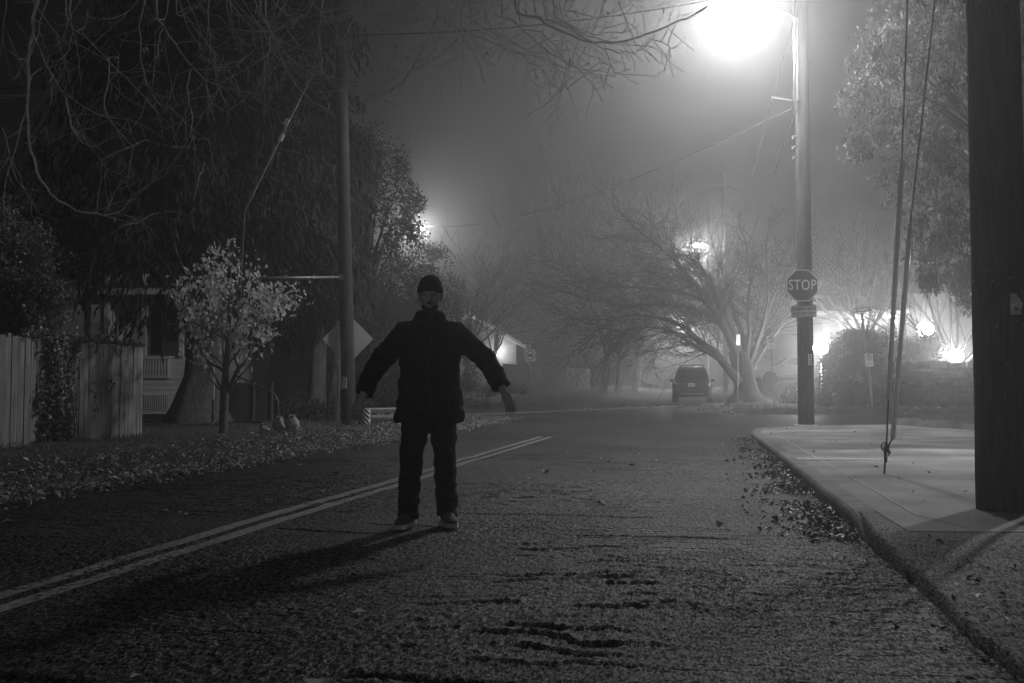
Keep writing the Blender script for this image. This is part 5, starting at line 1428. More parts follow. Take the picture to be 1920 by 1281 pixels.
for pts, dY, r in limbs:
    pw = pb(pts, dY); out_.append((pw, r, .03))
    for k in range(1, len(pw) - 1):
        for q in range(4):
            f = rng.random(); o = pw[k].lerp(pw[k + 1], f); d = (pw[k + 1] - pw[k]).normalized()
            sd = Vector((rng.normal(), rng.normal() * .8, rng.normal() * .8 + .05)); nd = d * .9 + sd.normalized() * .75
            nd = nd + Vector((-.35, 0, -.05 if pts[-1][0] < 1330 else .1)); grow(rng, o, nd, rng.uniform(1.3, 2.8) * (1.0 if pts[-1][0] < 1330 else .55), max(.025, r * .22 * (1 - k / len(pw))), 2, out_, up=.0, wander=.5, kids=(4, 6), shrink=.6, ang=.6, minr=.007)
    grow(rng, pw[-1], pw[-1] - pw[-2], 2.4, .035, 2, out_, up=.1, wander=.5, kids=(4, 6), ang=.6, minr=.007)
np_tubes('branches', [([p - gb for p in pts], a_, b_) for pts, a_, b_ in out_], M['darkbark'], tb_, 3)
tips = [pts[-1] for pts, a_, b_ in out_ if b_ < .012]; k_ = rng.choice(len(tips), 1100); C = np.array([tips[i] for i in k_]) + rng.normal(size=(1100, 3)) * .15
D = rng.normal(size=C.shape); D[:, 2] -= .8
leaf_obj('leaves', leaf_arrays(rel(C, tb_), D, rng.uniform(.08, .16, 1100), rng.uniform(.05, .09, 1100), rng), M['fewleaf'], tb_)

# --- pale leaved tree at the upper right
rng = np.random.default_rng(95); Yr_ = 19.5
gb = P(1905, 790, 21.0); gb.z = .3
tR = thing('leafy_tree', 'tall tree with hanging pale leaves at the upper right', 'tree', gb)
pol = [(1660, -60), (1640, 40), (1622, 75), (1600, 100), (1594, 130), (1625, 165), (1592, 180), (1590, 225), (1606, 240), (1590, 270), (1600, 295), (1640, 320), (1672, 320), (1650, 345), (1668, 380), (1665, 405), (1690, 440), (1715, 470), (1730, 530), (1760, 560), (1810, 575), (1850, 585), (1930, 585), (2080, 500), (2150, 100), (2050, -350), (1850, -420), (1720, -200)]
cl = poly_clumps(rng, pol, 17.3, 23.5, 480, .18, .5)
V = clump_leaves(rng, cl, 120, .135, .045, droop=1.1, spread=.6); leaf_obj('crown', rel(V, tR), M['mapleleaf'], tR)
tp_ = P(1890, -200, 21.0)
bw(trunk_mb([gb - Vector((0, 0, .3)), gb, gb.lerp(tp_, .2), gb.lerp(tp_, .55), tp_], [.34, .28, .24, .16, .05], 14, .15, 4), 'trunk', M['bark'], tR)
ln_ = []
for i in range(0, 480, 4):
    q = Vector(cl[i][:3]); f = max(.12, min(.95, (q.z - gb.z) / (tp_.z - gb.z) * .75)); a_ = gb.lerp(tp_, f)
    ln_.append(([a_ - gb, a_.lerp(q, .5) - gb + Vector((0, 0, .25)), q - gb], .035, .006))
np_tubes('limb', ln_, M['darktwig'], tR, 5)

# --- clipped hedge and its smaller neighbour
def hedge(label, pol, Y, dY, n, per, leaf, seed):
    rng = np.random.default_rng(seed); xs = [p[0] for p in pol]; gb = P(sum(xs) / len(xs), 770, Y); gb.z = gz(gb.x, Y) + .1
    root = thing('hedge', label, 'hedge', gb)
    cl = poly_clumps(rng, pol, Y - dY, Y + dY, n, .25, .45); V = clump_leaves(rng, cl, per, leaf, leaf * .5, droop=-.3)
    leaf_obj('foliage', rel(V, root), M['hedge'], root)
    np_tubes('stem', [([Vector((rng.normal() * .5, rng.normal() * .3, -.1)), Vector(c[:3]) * .5 + gb * .5 - gb + Vector((0, 0, 0)) - gb * 0 + (gb * 0), Vector(c[:3]) - gb] if False else [Vector((rng.normal() * .4, rng.normal() * .3, -.1)), (Vector(c[:3]) - gb) * .5 + Vector((0, 0, .1)), Vector(c[:3]) - gb], .03, .008) for c in cl[::9]], M['darktwig'], root, 4)
hedge('large rounded clipped hedge under the lit porch at the right', [(1535, 770), (1537, 730), (1545, 690), (1556, 660), (1572, 635), (1600, 622), (1632, 620), (1662, 624), (1685, 640), (1700, 665), (1708, 700), (1715, 770)], 38.5, 1.7, 300, 90, .11, 101)
hedge('smaller ragged hedge on the stone wall left of the lowest lamp', [(1690, 695), (1692, 645), (1715, 630), (1745, 632), (1768, 645), (1775, 665), (1760, 690), (1730, 698)], 40.0, 1.0, 80, 80, .11, 102)
hedge('low foggy shrubs on the bank left of the corner pole', [(1462, 765), (1470, 745), (1490, 730), (1515, 722), (1545, 735), (1545, 770)], 42.0, 1.0, 60, 70, .12, 103)

# --- overhanging bare tree above the camera
rng = np.random.default_rng(110); gb = Vector((-5.6, 3.6, .08))
to = thing('overhanging_tree', 'bare tree outside the frame whose drooping twigs hang into the top left', 'tree', gb)
bw(trunk_mb([gb - Vector((0, 0, .3)), gb, gb + Vector((.1, .1, 2)), gb + Vector((.4, .4, 4.6))], [.36, .28, .24, .2], 14, .15, 6), 'trunk', M['bark'], to)
L1 = [gb + Vector((.4, .4, 4.4)), Vector((-4.0, 5.2, 6.0)), Vector((-2.4, 6.4, 6.6)), Vector((-.6, 7.2, 6.7)), Vector((1.0, 8.0, 6.3))]
L2 = [gb + Vector((.3, .3, 4.2)), Vector((-4.8, 5.2, 5.4)), Vector((-3.9, 6.8, 5.9)), Vector((-2.6, 8.0, 6.0)), Vector((-1.2, 9.0, 5.9))]
out_ = [(L1, .13, .03), (L2, .11, .03)]
def limb_pt(q):
    best = None
    for L_ in (L1, L2):
        for a_, b_ in zip(L_[:-1], L_[1:]):
            for f in (0, .25, .5, .75, 1):
                p = a_.lerp(b_, f); d = (p - q).length + .5 * abs(p.x - q.x)
                if best is None or d < best[0]: best = (d, p)
    return best[1]
traced = [([(70, 0), (60, 60), (51, 150), (52, 230), (62, 305), (85, 350), (128, 388), (180, 403), (215, 402), (240, 378), (262, 373)], 6.6, 6.8, .013, .0035),
 ([(295, 0), (310, 50), (340, 100), (385, 150), (420, 163), (450, 170), (480, 178)], 6.8, 7.4, .009, .003),
 ([(272, 0), (264, 70), (268, 130), (285, 180), (318, 206), (333, 192)], 6.8, 6.9, .006, .0025),
 ([(305, 52), (294, 100), (286, 158)], 7, 7, .005, .0025),
 ([(490, 0), (508, 60), (530, 110), (552, 155), (600, 200), (636, 218)], 7.2, 7.7, .010, .003),
 ([(498, 0), (512, 62), (545, 108), (590, 140), (625, 145)], 7.3, 7.7, .008, .0025),
 ([(508, 68), (500, 105), (440, 140), (405, 160)], 7.2, 7.0, .006, .0025),
 ([(503, 100), (508, 150)], 7.2, 7.2, .004, .002),
 ([(130, 20), (160, 65), (200, 110), (235, 145), (290, 200), (305, 260)], 6.9, 7.2, .006, .0025),
 ([(205, 110), (202, 150), (195, 205), (230, 255), (252, 275)], 7, 7, .006, .0025),
 ([(60, 60), (100, 150), (140, 190), (200, 220), (260, 230), (305, 258)], 6.7, 7.3, .006, .002),
 ([(122, 180), (135, 235), (155, 268), (178, 275), (205, 258)], 7, 7, .006, .0025),
 ([(47, 210), (20, 300), (8, 360), (8, 430)], 6.7, 6.6, .005, .002),
 ([(5, 235), (25, 320), (45, 355), (75, 358)], 6.6, 6.8, .004, .002),
 ([(120, 0), (135, 40), (128, 90), (100, 140), (90, 220), (85, 262)], 6.9, 7, .005, .002),
 ([(330, 0), (345, 28), (372, 60), (410, 105)], 7, 7.2, .006, .002),
 ([(360, 130), (350, 160), (360, 210), (358, 255), (375, 262), (392, 258)], 7.2, 7.2, .004, .002),
 ([(385, 150), (390, 180), (415, 210)], 7.1, 7.2, .004, .002), ([(415, 160), (420, 190), (432, 212)], 7.2, 7.3, .004, .002),
 ([(390, 0), (410, 30), (428, 46)], 7, 7.1, .005, .002), ([(430, 0), (460, 30), (485, 48)], 7, 7.2, .005, .002),
 ([(605, 20), (595, 60), (603, 100), (600, 135)], 7.6, 7.6, .005, .002),
 ([(960, -10), (1010, 32), (1045, 55), (1085, 72), (1130, 80), (1180, 75), (1225, 60), (1265, 45), (1300, 28), (1325, 12)], 7.6, 8.2, .013, .005),
 ([(1000, 0), (1040, 38), (1090, 65), (1150, 78), (1210, 66)], 7.7, 8.1, .008, .004),
 ([(1015, 0), (1060, 45), (1110, 80), (1160, 98), (1200, 95), (1215, 75)], 7.7, 8.0, .007, .003),
 ([(1040, 0), (1060, 40), (1095, 62)], 7.8, 7.9, .009, .004),
 ([(1050, 0), (1075, 20), (1130, 30), (1180, 10), (1200, 2)], 7.9, 8.2, .005, .002),
 ([(1050, 45), (1100, 60), (1150, 62), (1185, 60)], 7.8, 8, .005, .002),
 ([(1135, 80), (1145, 120), (1155, 138), (1180, 130)], 7.9, 8, .004, .002),
 ([(1215, 70), (1250, 85), (1262, 90), (1285, 72)], 8.1, 8.2, .004, .002),
 ([(940, 0), (962, 38), (1000, 72), (1030, 100), (1075, 125), (1100, 135), (1155, 145)], 7.6, 8, .008, .0025),
 ([(970, 20), (1015, 60), (1050, 100), (1080, 125), (1110, 135)], 7.7, 7.9, .006, .002),
 ([(1040, 112), (1043, 135), (1025, 160)], 7.8, 7.8, .004, .002), ([(1062, 120), (1055, 162), (1032, 190)], 7.9, 7.8, .004, .002),
 ([(1055, 162), (1068, 168)], 7.9, 7.9, .003, .002),
 ([(910, 0), (918, 40), (935, 70), (940, 95), (935, 118)], 7.5, 7.6, .005, .002),
 ([(820, 0), (822, 32), (865, 58), (845, 85), (808, 115), (770, 132), (735, 150)], 7.4, 7.5, .007, .002),
 ([(822, 32), (800, 75), (770, 130), (745, 162), (700, 182), (688, 178), (670, 155), (640, 148)], 7.4, 7.6, .006, .0025),
 ([(868, 0), (865, 55), (870, 70)], 7.5, 7.5, .005, .002), ([(788, 0), (785, 45), (780, 80), (762, 130)], 7.4, 7.4, .005, .002),
 ([(700, 0), (730, 25), (795, 38)], 7.4, 7.5, .006, .003), ([(680, 0), (665, 30), (642, 75)], 7.4, 7.3, .007, .003),
 ([(690, 5), (720, 60), (740, 100), (800, 108)], 7.4, 7.6, .005, .002),
 ([(640, 75), (700, 105), (745, 108)], 7.4, 7.6, .004, .002), ([(870, 25), (920, 60), (975, 85), (1010, 105)], 7.6, 7.8, .005, .002),
 ([(880, 0), (900, 35), (950, 70), (990, 98), (1025, 108)], 7.6, 7.8, .006, .002), ([(960, 90), (985, 110), (985, 125)], 7.7, 7.7, .003, .002),
 ([(865, 55), (915, 75), (960, 95), (1010, 98)], 7.5, 7.8, .004, .002), ([(740, 0), (770, 30), (775, 60)], 7.4, 7.5, .004, .002),
 ([(590, 0), (560, 30), (520, 60), (470, 75)], 7.2, 7.0, .006, .002), ([(480, 90), (430, 130), (370, 128), (330, 140)], 7.1, 7, .004, .002)]
for pts, Y0, Y1, r0, r1 in traced:
    pw = [P(x, y, Y0 + (Y1 - Y0) * i / (len(pts) - 1)) for i, (x, y) in enumerate(pts)]
    # smooth the traced line and hook it on to the limb above the frame
    if pts[0][1] <= 22:
        q = limb_pt(pw[0]); pw = [q, q.lerp(pw[0], .5) + Vector((.06, 0, .15))] + pw
    fine = []
    for i in range(len(pw) - 1):
        p0, p1, p2, p3 = pw[max(0, i - 1)], pw[i], pw[i + 1], pw[min(len(pw) - 1, i + 2)]
        for k in range(3):
            t = k / 3; fine.append(.5 * ((2 * p1) + (p2 - p0) * t + (2 * p0 - 5 * p1 + 4 * p2 - p3) * t * t + (3 * p1 - p0 - 3 * p2 + p3) * t ** 3) + Vector((rng.normal(), rng.normal(), rng.normal())) * .006)
    fine.append(pw[-1]); out_.append((fine, r0 * 1.1, r1 * 1.05))
    st0 = 6 if pts[0][1] <= 22 else 1
    for q in range(int(len(pts) * 1.5)):
        i = int(rng.integers(min(st0, len(fine) - 3), len(fine) - 1)); d = (fine[i + 1] - fine[i]).normalized()
        sd = Vector((rng.normal(), rng.normal() * .7, rng.normal() - .1)).normalized()
        grow(rng, fine[i], d * .7 + sd * .8, rng.uniform(.12, .42), .0028, 1 if rng.random() < .5 else 0, out_, up=.1, wander=.7, seg=5, kids=(1, 3), shrink=.55, ang=.7, minr=.0015)
# background twigs between the traced ones
for q in range(38):
    x = rng.uniform(0, 640) if rng.random() < .62 else rng.uniform(640, 1180); p = P(x, rng.uniform(-30, 0), rng.uniform(7, 10)); a_ = limb_pt(p)
    d = Vector((rng.normal() * .5 + .2, rng.normal() * .4, -1))
    out_.append(([a_, a_.lerp(p, .5) + Vector((0, .05, .1)), p], .006, .004)); grow(rng, p, d, rng.uniform(.3, .9) * (1.25 if x < 500 else .8), .004, 2, out_, up=.35, wander=.6, seg=6, kids=(2, 3), shrink=.6, ang=.6, minr=.0015)
np_tubes('branches', [([p - gb for p in pts], a_, b_) for pts, a_, b_ in out_], M['twig'], to, 4)
C = []; D = []
for px, py in ((215, 412), (417, 205), (445, 215), (448, 175), (492, 190), (166, 28), (218, 182), (392, 115), (553, 110), (562, 32), (595, 55), (620, 150), (967, 8), (985, 22), (1068, 115), (1073, 120), (915, 100), (910, 105), (1118, 50), (1140, 25), (726, 35), (716, 60), (744, 85), (679, 112), (698, 130), (1243, 20), (270, 95), (276, 92), (170, 280), (665, 150), (938, 46), (1128, 145)):
    p = P(px, py, rng.uniform(7, 7.8)); C.append(p); D.append((rng.normal() * .3, rng.normal() * .3, -1))
leaf_obj('dead_leaves', leaf_arrays(rel(np.array(C), to), np.array(D), rng.uniform(.045, .075, len(C)), rng.uniform(.014, .024, len(C)), rng, None, .4), M['fewleaf'], to)

# --- pine bough at the top right
rng = np.random.default_rng(120); gb = Vector((6.9, 5.2, .1))
tpn = thing('pine_tree', 'pine outside the frame whose dark needles hang at the top right', 'tree', gb)
bw(trunk_mb([gb - Vector((0, 0, .3)), gb, gb + Vector((0, 0, 9))], [.3, .25, .08], 12, .1, 8), 'trunk', M['bark'], tpn)
C = []; D = []; ln_ = []
for px, py, Y in ((1690, -12, 6.6), (1735, -6, 6.6), (1770, -14, 6.5), (1790, -2, 6.5), (1830, 4, 6.3), (1860, -4, 6.3), (1885, 2, 6.3), (1905, -10, 6.2), (1820, -25, 6.4), (1750, -30, 6.6)):
    e = P(px, py, Y); o = gb + Vector((0, 0, 5.3)); ln_.append(([o - gb, o.lerp(e, .5) - gb + Vector((0, 0, .25)), e - gb], .03, .005))
    for q in range(70):
        d = rng.normal(size=3); d /= np.linalg.norm(d); d[2] -= .2; f = rng.random() * .15; b_ = np.array(e.lerp(o.lerp(e, .5), f)); C.append(b_ + d * .05); D.append(d)
leaf_obj('needles', leaf_arrays(rel(np.array(C), tpn), np.array(D), .10, .004, rng), M['cedar'], tpn); np_tubes('limb', ln_, M['bark'], tpn, 6)
# ------------------------------------------------------------------ vehicles (local: x right, y forward, z up)
def rsec(hw, z0, z1, y, r, n=4, tumble=0.0):
    """rounded section across the car"""
    cx_, cz_ = 0, (z0 + z1) / 2; pts = []
    for x, z in rrect(2 * hw, z1 - z0, min(r, hw * .95, (z1 - z0) * .48), n):
        f = (z + (z1 - z0) / 2) / (z1 - z0); pts.append((x * (1 - tumble * f), y, cz_ + z))
    return pts
def hsec(hx_, y0, y1, z, r, n=4): return [(x, (y0 + y1) / 2 + y, z) for x, y in rrect(2 * hx_, y1 - y0, r, n)]
def wheel(root, x, y, r, w_, side, spokes=6):
    t = MB().lathe([(r * .62, -w_ / 2), (r * .93, -w_ / 2), (r, -w_ * .32), (r, w_ * .32), (r * .93, w_ / 2), (r * .62, w_ / 2), (r * .6, 0)], (0, 0, 0), 26, 'x'); 
    wh = t.build('wheel', M['tyre'], root); wh.location = (x, y, r)
    rm = MB(); f = side * w_ * .36
    rm.lathe([(r * .64, f - side * .03), (r * .64, f + side * .015), (r * .56, f + side * .012), (r * .54, f - side * .03)], (0, 0, 0), 24, 'x')
    rm.lathe([(.001, f + side * .02), (r * .16, f + side * .02), (r * .17, f - side * .01)], (0, 0, 0), 14, 'x')
    for k in range(spokes):
        a = 2 * math.pi * k / spokes; rm.box((f, .35 * r * math.sin(a), .35 * r * math.cos(a)), (.03, r * .13, r * .5), rot=(-a, 0, 0))
    rm.build('rim', M['rim'], wh)
def face_panel(mb, quad, u0, u1, v0, v1, off=.004, out_=None):
    """sub-rectangle of a quad (bl, br, tr, tl) lifted along its normal"""
    bl, br, tr, tl = [Vector(q) for q in quad]; n = (br - bl).cross(tl - bl).normalized()
    if out_ is not None and n.dot(Vector(out_)) < 0: n = -n
    def q(u, v): return bl.lerp(br, u).lerp(tl.lerp(tr, u), v) + n * off
    mb.add([q(u0, v0), q(u1, v0), q(u1, v1), q(u0, v1)], [(0, 1, 2, 3)]); return mb
def suv(name, label, loc, rotz, paint, plate=True, rack=True):
    root = thing(name, label, 'car', loc, rotz)
    b = MB().rings([rsec(.78, .40, .86, -2.28, .10), rsec(.87, .30, .98, -2.20, .12), rsec(.905, .26, 1.06, -1.95, .12), rsec(.92, .25, 1.06, -1.0, .12), rsec(.92, .25, 1.04, .6, .12), rsec(.91, .25, 1.0, 1.1, .12), rsec(.89, .28, .96, 1.8, .13), rsec(.84, .32, .86, 2.15, .14), rsec(.70, .40, .74, 2.28, .1)])
    z0, z1 = 1.0, 1.66
    lo = (.84, -2.12, 1.0); hi = (.63, -1.72, .15)
    b.rings([hsec(.86, -2.16, 1.05, .98, .16), hsec(.84, -2.10, .95, 1.05, .16), hsec(.64, -1.72, .12, 1.62, .2), hsec(.58, -1.62, .0, 1.69, .2), hsec(.45, -1.4, -.2, 1.715, .15)])
    body = b.build('body', paint, root)
    A, B = (.84, -2.10, .95, 1.05), (.64, -1.72, .12, 1.62)
    rear = ((-A[0], A[1], A[3]), (A[0], A[1], A[3]), (B[0], B[1], B[3]), (-B[0], B[1], B[3]))
    frnt = ((-A[0], A[2], A[3]), (A[0], A[2], A[3]), (B[0], B[2], B[3]), (-B[0], B[2], B[3]))
    face_panel(MB(), rear, .07, .93, .06, .90, .012, (0, -1, 0)).build('rear_window', M['glass'], root)
    face_panel(MB(), frnt, .07, .93, .06, .94, .012, (0, 1, 0)).build('windscreen', M['glass'], root)
    for sg in (-1, 1):
        sd = ((sg * A[0], A[1], A[3]), (sg * A[0], A[2], A[3]), (sg * B[0], B[2], B[3]), (sg * B[0], B[1], B[3]))
        m_ = MB()
        for u0, u1 in ((.09, .33), (.36, .60), (.63, .90)): face_panel(m_, sd, u0, u1, .06, .90, .012, (sg, 0, 0))
        m_.build('side_window', M['glass'], root)
        tl_ = MB().box((sg * .73, -2.215, .90), (.26, .09, .10), bev=.03).box((sg * .80, -2.16, 1.0), (.14, .12, .16), bev=.03).box((sg * .77, -2.19, .78), (.16, .08, .06), bev=.02); tl_.build('tail_light', M['lens'], root)
        MB().box((sg * .66, 2.16, .76), (.36, .16, .13), rot=(0, 0, -sg * .3), bev=.04).build('headlight', M['headlens'], root)
        mr = MB().box((sg * 1.0, .72, 1.08), (.19, .10, .14), bev=.04).box((sg * .9, .72, 1.03), (.12, .05, .05)); mr.build('mirror', paint, root)
        for y in (-1.38, 1.36): wheel(root, sg * .80, y, .345, .23, sg)
        if rack: MB().tube([(sg * .55, -1.5, 1.70), (sg * .56, -1.4, 1.76), (sg * .56, -.2, 1.76), (sg * .55, -.1, 1.70)], .02, 8).build('roof_rail', M['black'], root)
    if rack:
        for y in (-1.15, -.45): MB().box((0, y, 1.80), (1.18, .07, .035), bev=.012).build('roof_bar', M['dullmetal'], root)
    MB().box((0, -2.27, .52), (1.52, .12, .24), bev=.06).build('rear_bumper', M['black'], root)
    MB().box((0, -2.335, .44), (1.0, .02, .04)).build('bumper_strip', M['metal'], root)
    MB().box((0, 2.24, .50), (1.4, .12, .22), bev=.06).build('front_bumper', M['black'], root)
    gm = MB().box((0, 2.235, .70), (.7, .1, .10), bev=.02)
    for q in range(4): gm.box((0, 2.29, .665 + .024 * q), (.66, .012, .008))
    gm.build('grille', M['dullmetal'], root)
    MB().box((0, -2.25, .98), (.9, .05, .04), bev=.015).build('tailgate_handle', M['black'], root)
    if plate:
        p_ = MB().box((0, -2.272, .84), (.31, .02, .155)).build('licence_plate', M['signwhite'], root)
        k = MB()
        for q in range(6): k.box((-.105 + .042 * q, -2.283, .84), (.022, .004, .07))
        k.build('plate_marks', M['signblack'], p_)
    return root
Ysv = 46.5; c0 = P(1314, 757, Ysv); x, y = c0.x, Ysv + 2.2
suv('parked_car', 'dark parked car with roof rack seen from behind at the right kerb', (x, y, gz(x, y)), ROADROT, M['suvpaint'])
Yf = 118; c0 = P(1221, 725, Yf); zf_ = gz(c0.x, Yf)
fc = suv('parked_car', 'distant parked car nearly lost in the fog on the left of the road', (c0.x, Yf, zf_), ROADROT, M['farpaint'], rack=False)

# silver pickup, side on, nose to the left
def pickup(loc, rotz):
    root = thing('pickup_truck', 'silver pickup truck parked side on behind the corner pole', 'pickup truck', loc, rotz)
    b = MB()
    b.rings([rsec(.80, .55, .98, 2.72, .12), rsec(.90, .50, 1.08, 2.62, .16), rsec(.95, .48, 1.14, 2.2, .16), rsec(.96, .46, 1.18, 1.35, .14), rsec(.96, .46, 1.20, .9, .12), rsec(.96, .46, 1.20, -.85, .12), rsec(.96, .46, 1.20, -.9, .12)])
    b.rings([hsec(.90, -.88, 1.35, 1.16, .2), hsec(.88, -.86, 1.22, 1.24, .2), hsec(.72, -.72, .32, 1.76, .22), hsec(.66, -.65, .22, 1.82, .2), hsec(.5, -.5, 0, 1.845, .2)])
    b.build('body', M['truckpaint'], root)
    bed = MB()
    for sg in (-1, 1): bed.box((sg * .90, -1.78, .85), (.12, 1.7, .72), bev=.05)
    bed.box((0, -2.60, .85), (1.8, .1, .70), bev=.03); bed.box((0, -.98, .85), (1.8, .06, .70)); bed.box((0, -1.78, .58), (1.75, 1.7, .1)); bed.build('truck_bed', M['truckpaint'], root)
    A, B = (.88, -.86, 1.22, 1.24), (.72, -.72, .32, 1.76)
    face_panel(MB(), ((-A[0], A[2], A[3]), (A[0], A[2], A[3]), (B[0], B[2], B[3]), (-B[0], B[2], B[3])), .06, .94, .05, .95, .012, (0, 1, 0)).build('windscreen', M['glass'], root)
    face_panel(MB(), ((-A[0], A[1], A[3]), (A[0], A[1], A[3]), (B[0], B[1], B[3]), (-B[0], B[1], B[3])), .08, .92, .08, .92, .012, (0, -1, 0)).build('rear_window', M['glass'], root)
    for sg in (-1, 1):
        sd = ((sg * A[0], A[1], A[3]), (sg * A[0], A[2], A[3]), (sg * B[0], B[2], B[3]), (sg * B[0], B[1], B[3]))
        face_panel(MB(), sd, .08, .92, .05, .90, .012, (sg, 0, 0)).build('side_window', M['glass'], root)
        dr = MB().box((sg * .958, .12, .86), (.02, 1.55, .60), bev=.008).build('door', M['truckpaint'], root)
        MB().box((sg * .98, -.40, 1.06), (.03, .20, .045), bev=.012).build('handle', M['dullmetal'], dr)
        MB().box((sg * .965, .05, .62), (.03, 1.6, .05), bev=.01).build('sill_moulding', M['metal'], root)
        MB().box((sg * .78, 2.60, .90), (.30, .22, .20), bev=.06).build('headlight', M['headlens'], root)
        MB().box((sg * .93, -2.66, .92), (.1, .06, .28), bev=.02).build('tail_light', M['lens'], root)
        MB().box((sg * 1.06, .95, 1.26), (.16, .12, .18), bev=.04).build('mirror', M['truckpaint'], root)
        for y in (1.72, -1.72):
            am = MB(); arc = [(y + .49 * math.cos(R(q)), .40 + .49 * math.sin(R(q))) for q in range(-20, 201, 20)]
            am.prism(arc, .008 * sg, (sg * .955, 0, 0), 'yz'); am.build('wheel_arch', M['void'], root)
            fl_ = MB().tube([(sg * .965, y + .50 * math.cos(R(q)), .40 + .50 * math.sin(R(q))) for q in range(-10, 191, 20)], .03, 6); fl_.build('wheel_flare', M['truckpaint'], root)
            wheel(root, sg * .87, y, .385, .26, sg, 5)
    MB().box((0, 2.72, .58), (1.8, .14, .20), bev=.05).build('front_bumper', M['metal'], root)
    gm = MB().box((0, 2.70, .90), (.95, .06, .22), bev=.02)
    for q in range(3): gm.box((0, 2.735, .84 + .06 * q), (.9, .01, .015))
    gm.build('grille', M['dullmetal'], root)
    MB().box((0, -2.72, .58), (1.8, .12, .16), bev=.04).build('rear_bumper', M['metal'], root)
Yt_ = 62.0; c0 = P(1413, 724, Yt_); x = c0.x + 2.75; pickup((x, Yt_ + .9, gz(x - 1.0, Yt_ + .5) + .06), R(90))

# ------------------------------------------------------------------ the person
def remesh(name, mb, vox, m, parent, smooth_it=3, disp=0.0, dsc=9.0):
    o = mb.build(name, m, None)
    md = o.modifiers.new('u', 'REMESH'); md.mode = 'VOXEL'; md.voxel_size = vox
    sm_ = o.modifiers.new('s', 'SMOOTH'); sm_.iterations = smooth_it; sm_.factor = .5
    dg = bpy.context.evaluated_depsgraph_get(); dg.update()
    me = bpy.data.meshes.new_from_object(o.evaluated_get(dg)); old = o.data; o.modifiers.clear(); o.data = me; bpy.data.meshes.remove(old)
    if not me.materials: me.materials.append(m)
    if disp > 0:
        me.update(); ns = [v.normal.copy() for v in me.vertices]
        for v, n in zip(me.vertices, ns):
            c = v.co; q = mnoise.noise(Vector((c.x * dsc, c.y * dsc, c.z * dsc * 1.4))) + .5 * mnoise.noise(Vector((c.x * dsc * 2.3, c.y * dsc * 2.3, c.z * dsc * 3)))
            v.co = c + n * disp * q
    me.polygons.foreach_set('use_smooth', [True] * len(me.polygons)); me.update()
    o.parent = parent; return o
def limb(mb, pts, rad, n=14): return mb.tube(pts, rad, n)
px_ = P(805, 965, 7.1)
pr = thing('person', 'dark clothed person in a knit cap standing on the road, arms held outward', 'person', (px_.x, 7.1, 0.004), R(3))
rd = Vector
# body: head with face, neck, forearms and hands (one surface)
hd = MB(); hc = rd((.0, -.012, 1.605))
hd.ell(hc + rd((0, .015, .035)), (.078, .098, .098), 20, 14)               # skull
hd.loft([(hc + rd((0, -.02, .05)), (.070, 0, 0), (0, .080, 0)), (hc + rd((0, -.022, .0)), (.069, 0, 0), (0, .080, 0)), (hc + rd((0, -.024, -.045)), (.060, 0, 0), (0, .075, 0)), (hc + rd((0, -.034, -.088)), (.042, 0, 0), (0, .056, 0)), (hc + rd((0, -.046, -.118)), (.022, 0, 0), (0, .034, 0))], 18)
hd.loft([(hc + rd((0, -.098, .030)), (.010, 0, 0), (0, .012, 0)), (hc + rd((0, -.108, .0)), (.012, 0, 0), (0, .018, 0)), (hc + rd((0, -.116, -.026)), (.018, 0, 0), (0, .022, 0)), (hc + rd((0, -.104, -.038)), (.016, 0, 0), (0, .014, 0))], 12)   # nose
hd.ell(hc + rd((0, -.092, .036)), (.050, .014, .010), 14, 8)              # brow
for sg in (-1, 1):
    hd.ell(hc + rd((sg * .042, -.078, -.012)), (.022, .018, .020), 12, 8)  # cheek
    hd.ell(hc + rd((sg * .080, .015, .0)), (.010, .022, .034), 10, 8, (0, 0, sg * .3))   # ear
    hd.ell(hc + rd((0, -.094, -.058)), (.024, .010, .006), 12, 8); hd.ell(hc + rd((0, -.093, -.070)), (.020, .010, .007), 12, 8)   # lips
hd.ell(hc + rd((0, -.082, -.104)), (.022, .016, .016), 12, 8)             # chin
limb(hd, [(0, .02, 1.36), (0, .012, 1.45), (0, .0, 1.53)], [.070, .060, .056])
ARM = {1: [(.185, .01, 1.350), (.295, -.01, 1.255), (.405, -.04, 1.155), (.470, -.10, 1.04), (.520, -.155, .94)],
       -1: [(-.185, .01, 1.350), (-.28, -.01, 1.24), (-.372, -.04, 1.125), (-.425, -.10, 1.005), (-.462, -.15, .90)]}
def hand(mb, wrist, dirv, palm_n, sg):
    d = rd(dirv).normalized(); n = rd(palm_n); n = (n - d * n.dot(d)).normalized(); s_ = d.cross(n) * sg
    w_ = rd(wrist)
    mb.loft([(w_ - d * .02, s_ * .026, n * .019), (w_ + d * .015, s_ * .030, n * .018), (w_ + d * .055, s_ * .041, n * .016), (w_ + d * .088, s_ * .040, n * .013), (w_ + d * .098, s_ * .034, n * .009)], 14)
    for k, (o_, L_, a_) in enumerate(((.029, .068, .07), (.010, .078, .02), (-.009, .073, -.03), (-.027, .058, -.09))):
        b0 = w_ + d * .085 + s_ * o_; dd = (d + s_ * a_ * 1.4).normalized(); c1 = b0 + dd * L_ * .45 + n * .008; c2 = b0 + dd * L_ * .74 + n * .022; c3 = b0 + dd * L_ * .9 + n * .040
        mb.tube([b0 - dd * .02, b0, c1, c2, c3], [.0095, .0095, .0088, .008, .006], 10)
    b0 = w_ + d * .022 + s_ * .026; dd = (d * .9 + s_ * .5 + n * .4).normalized()
    mb.tube([b0 - dd * .01, b0 + dd * .03, b0 + dd * .055 + d * .008, b0 + dd * .066 + d * .024], [.014, .0125, .0105, .007], 10)
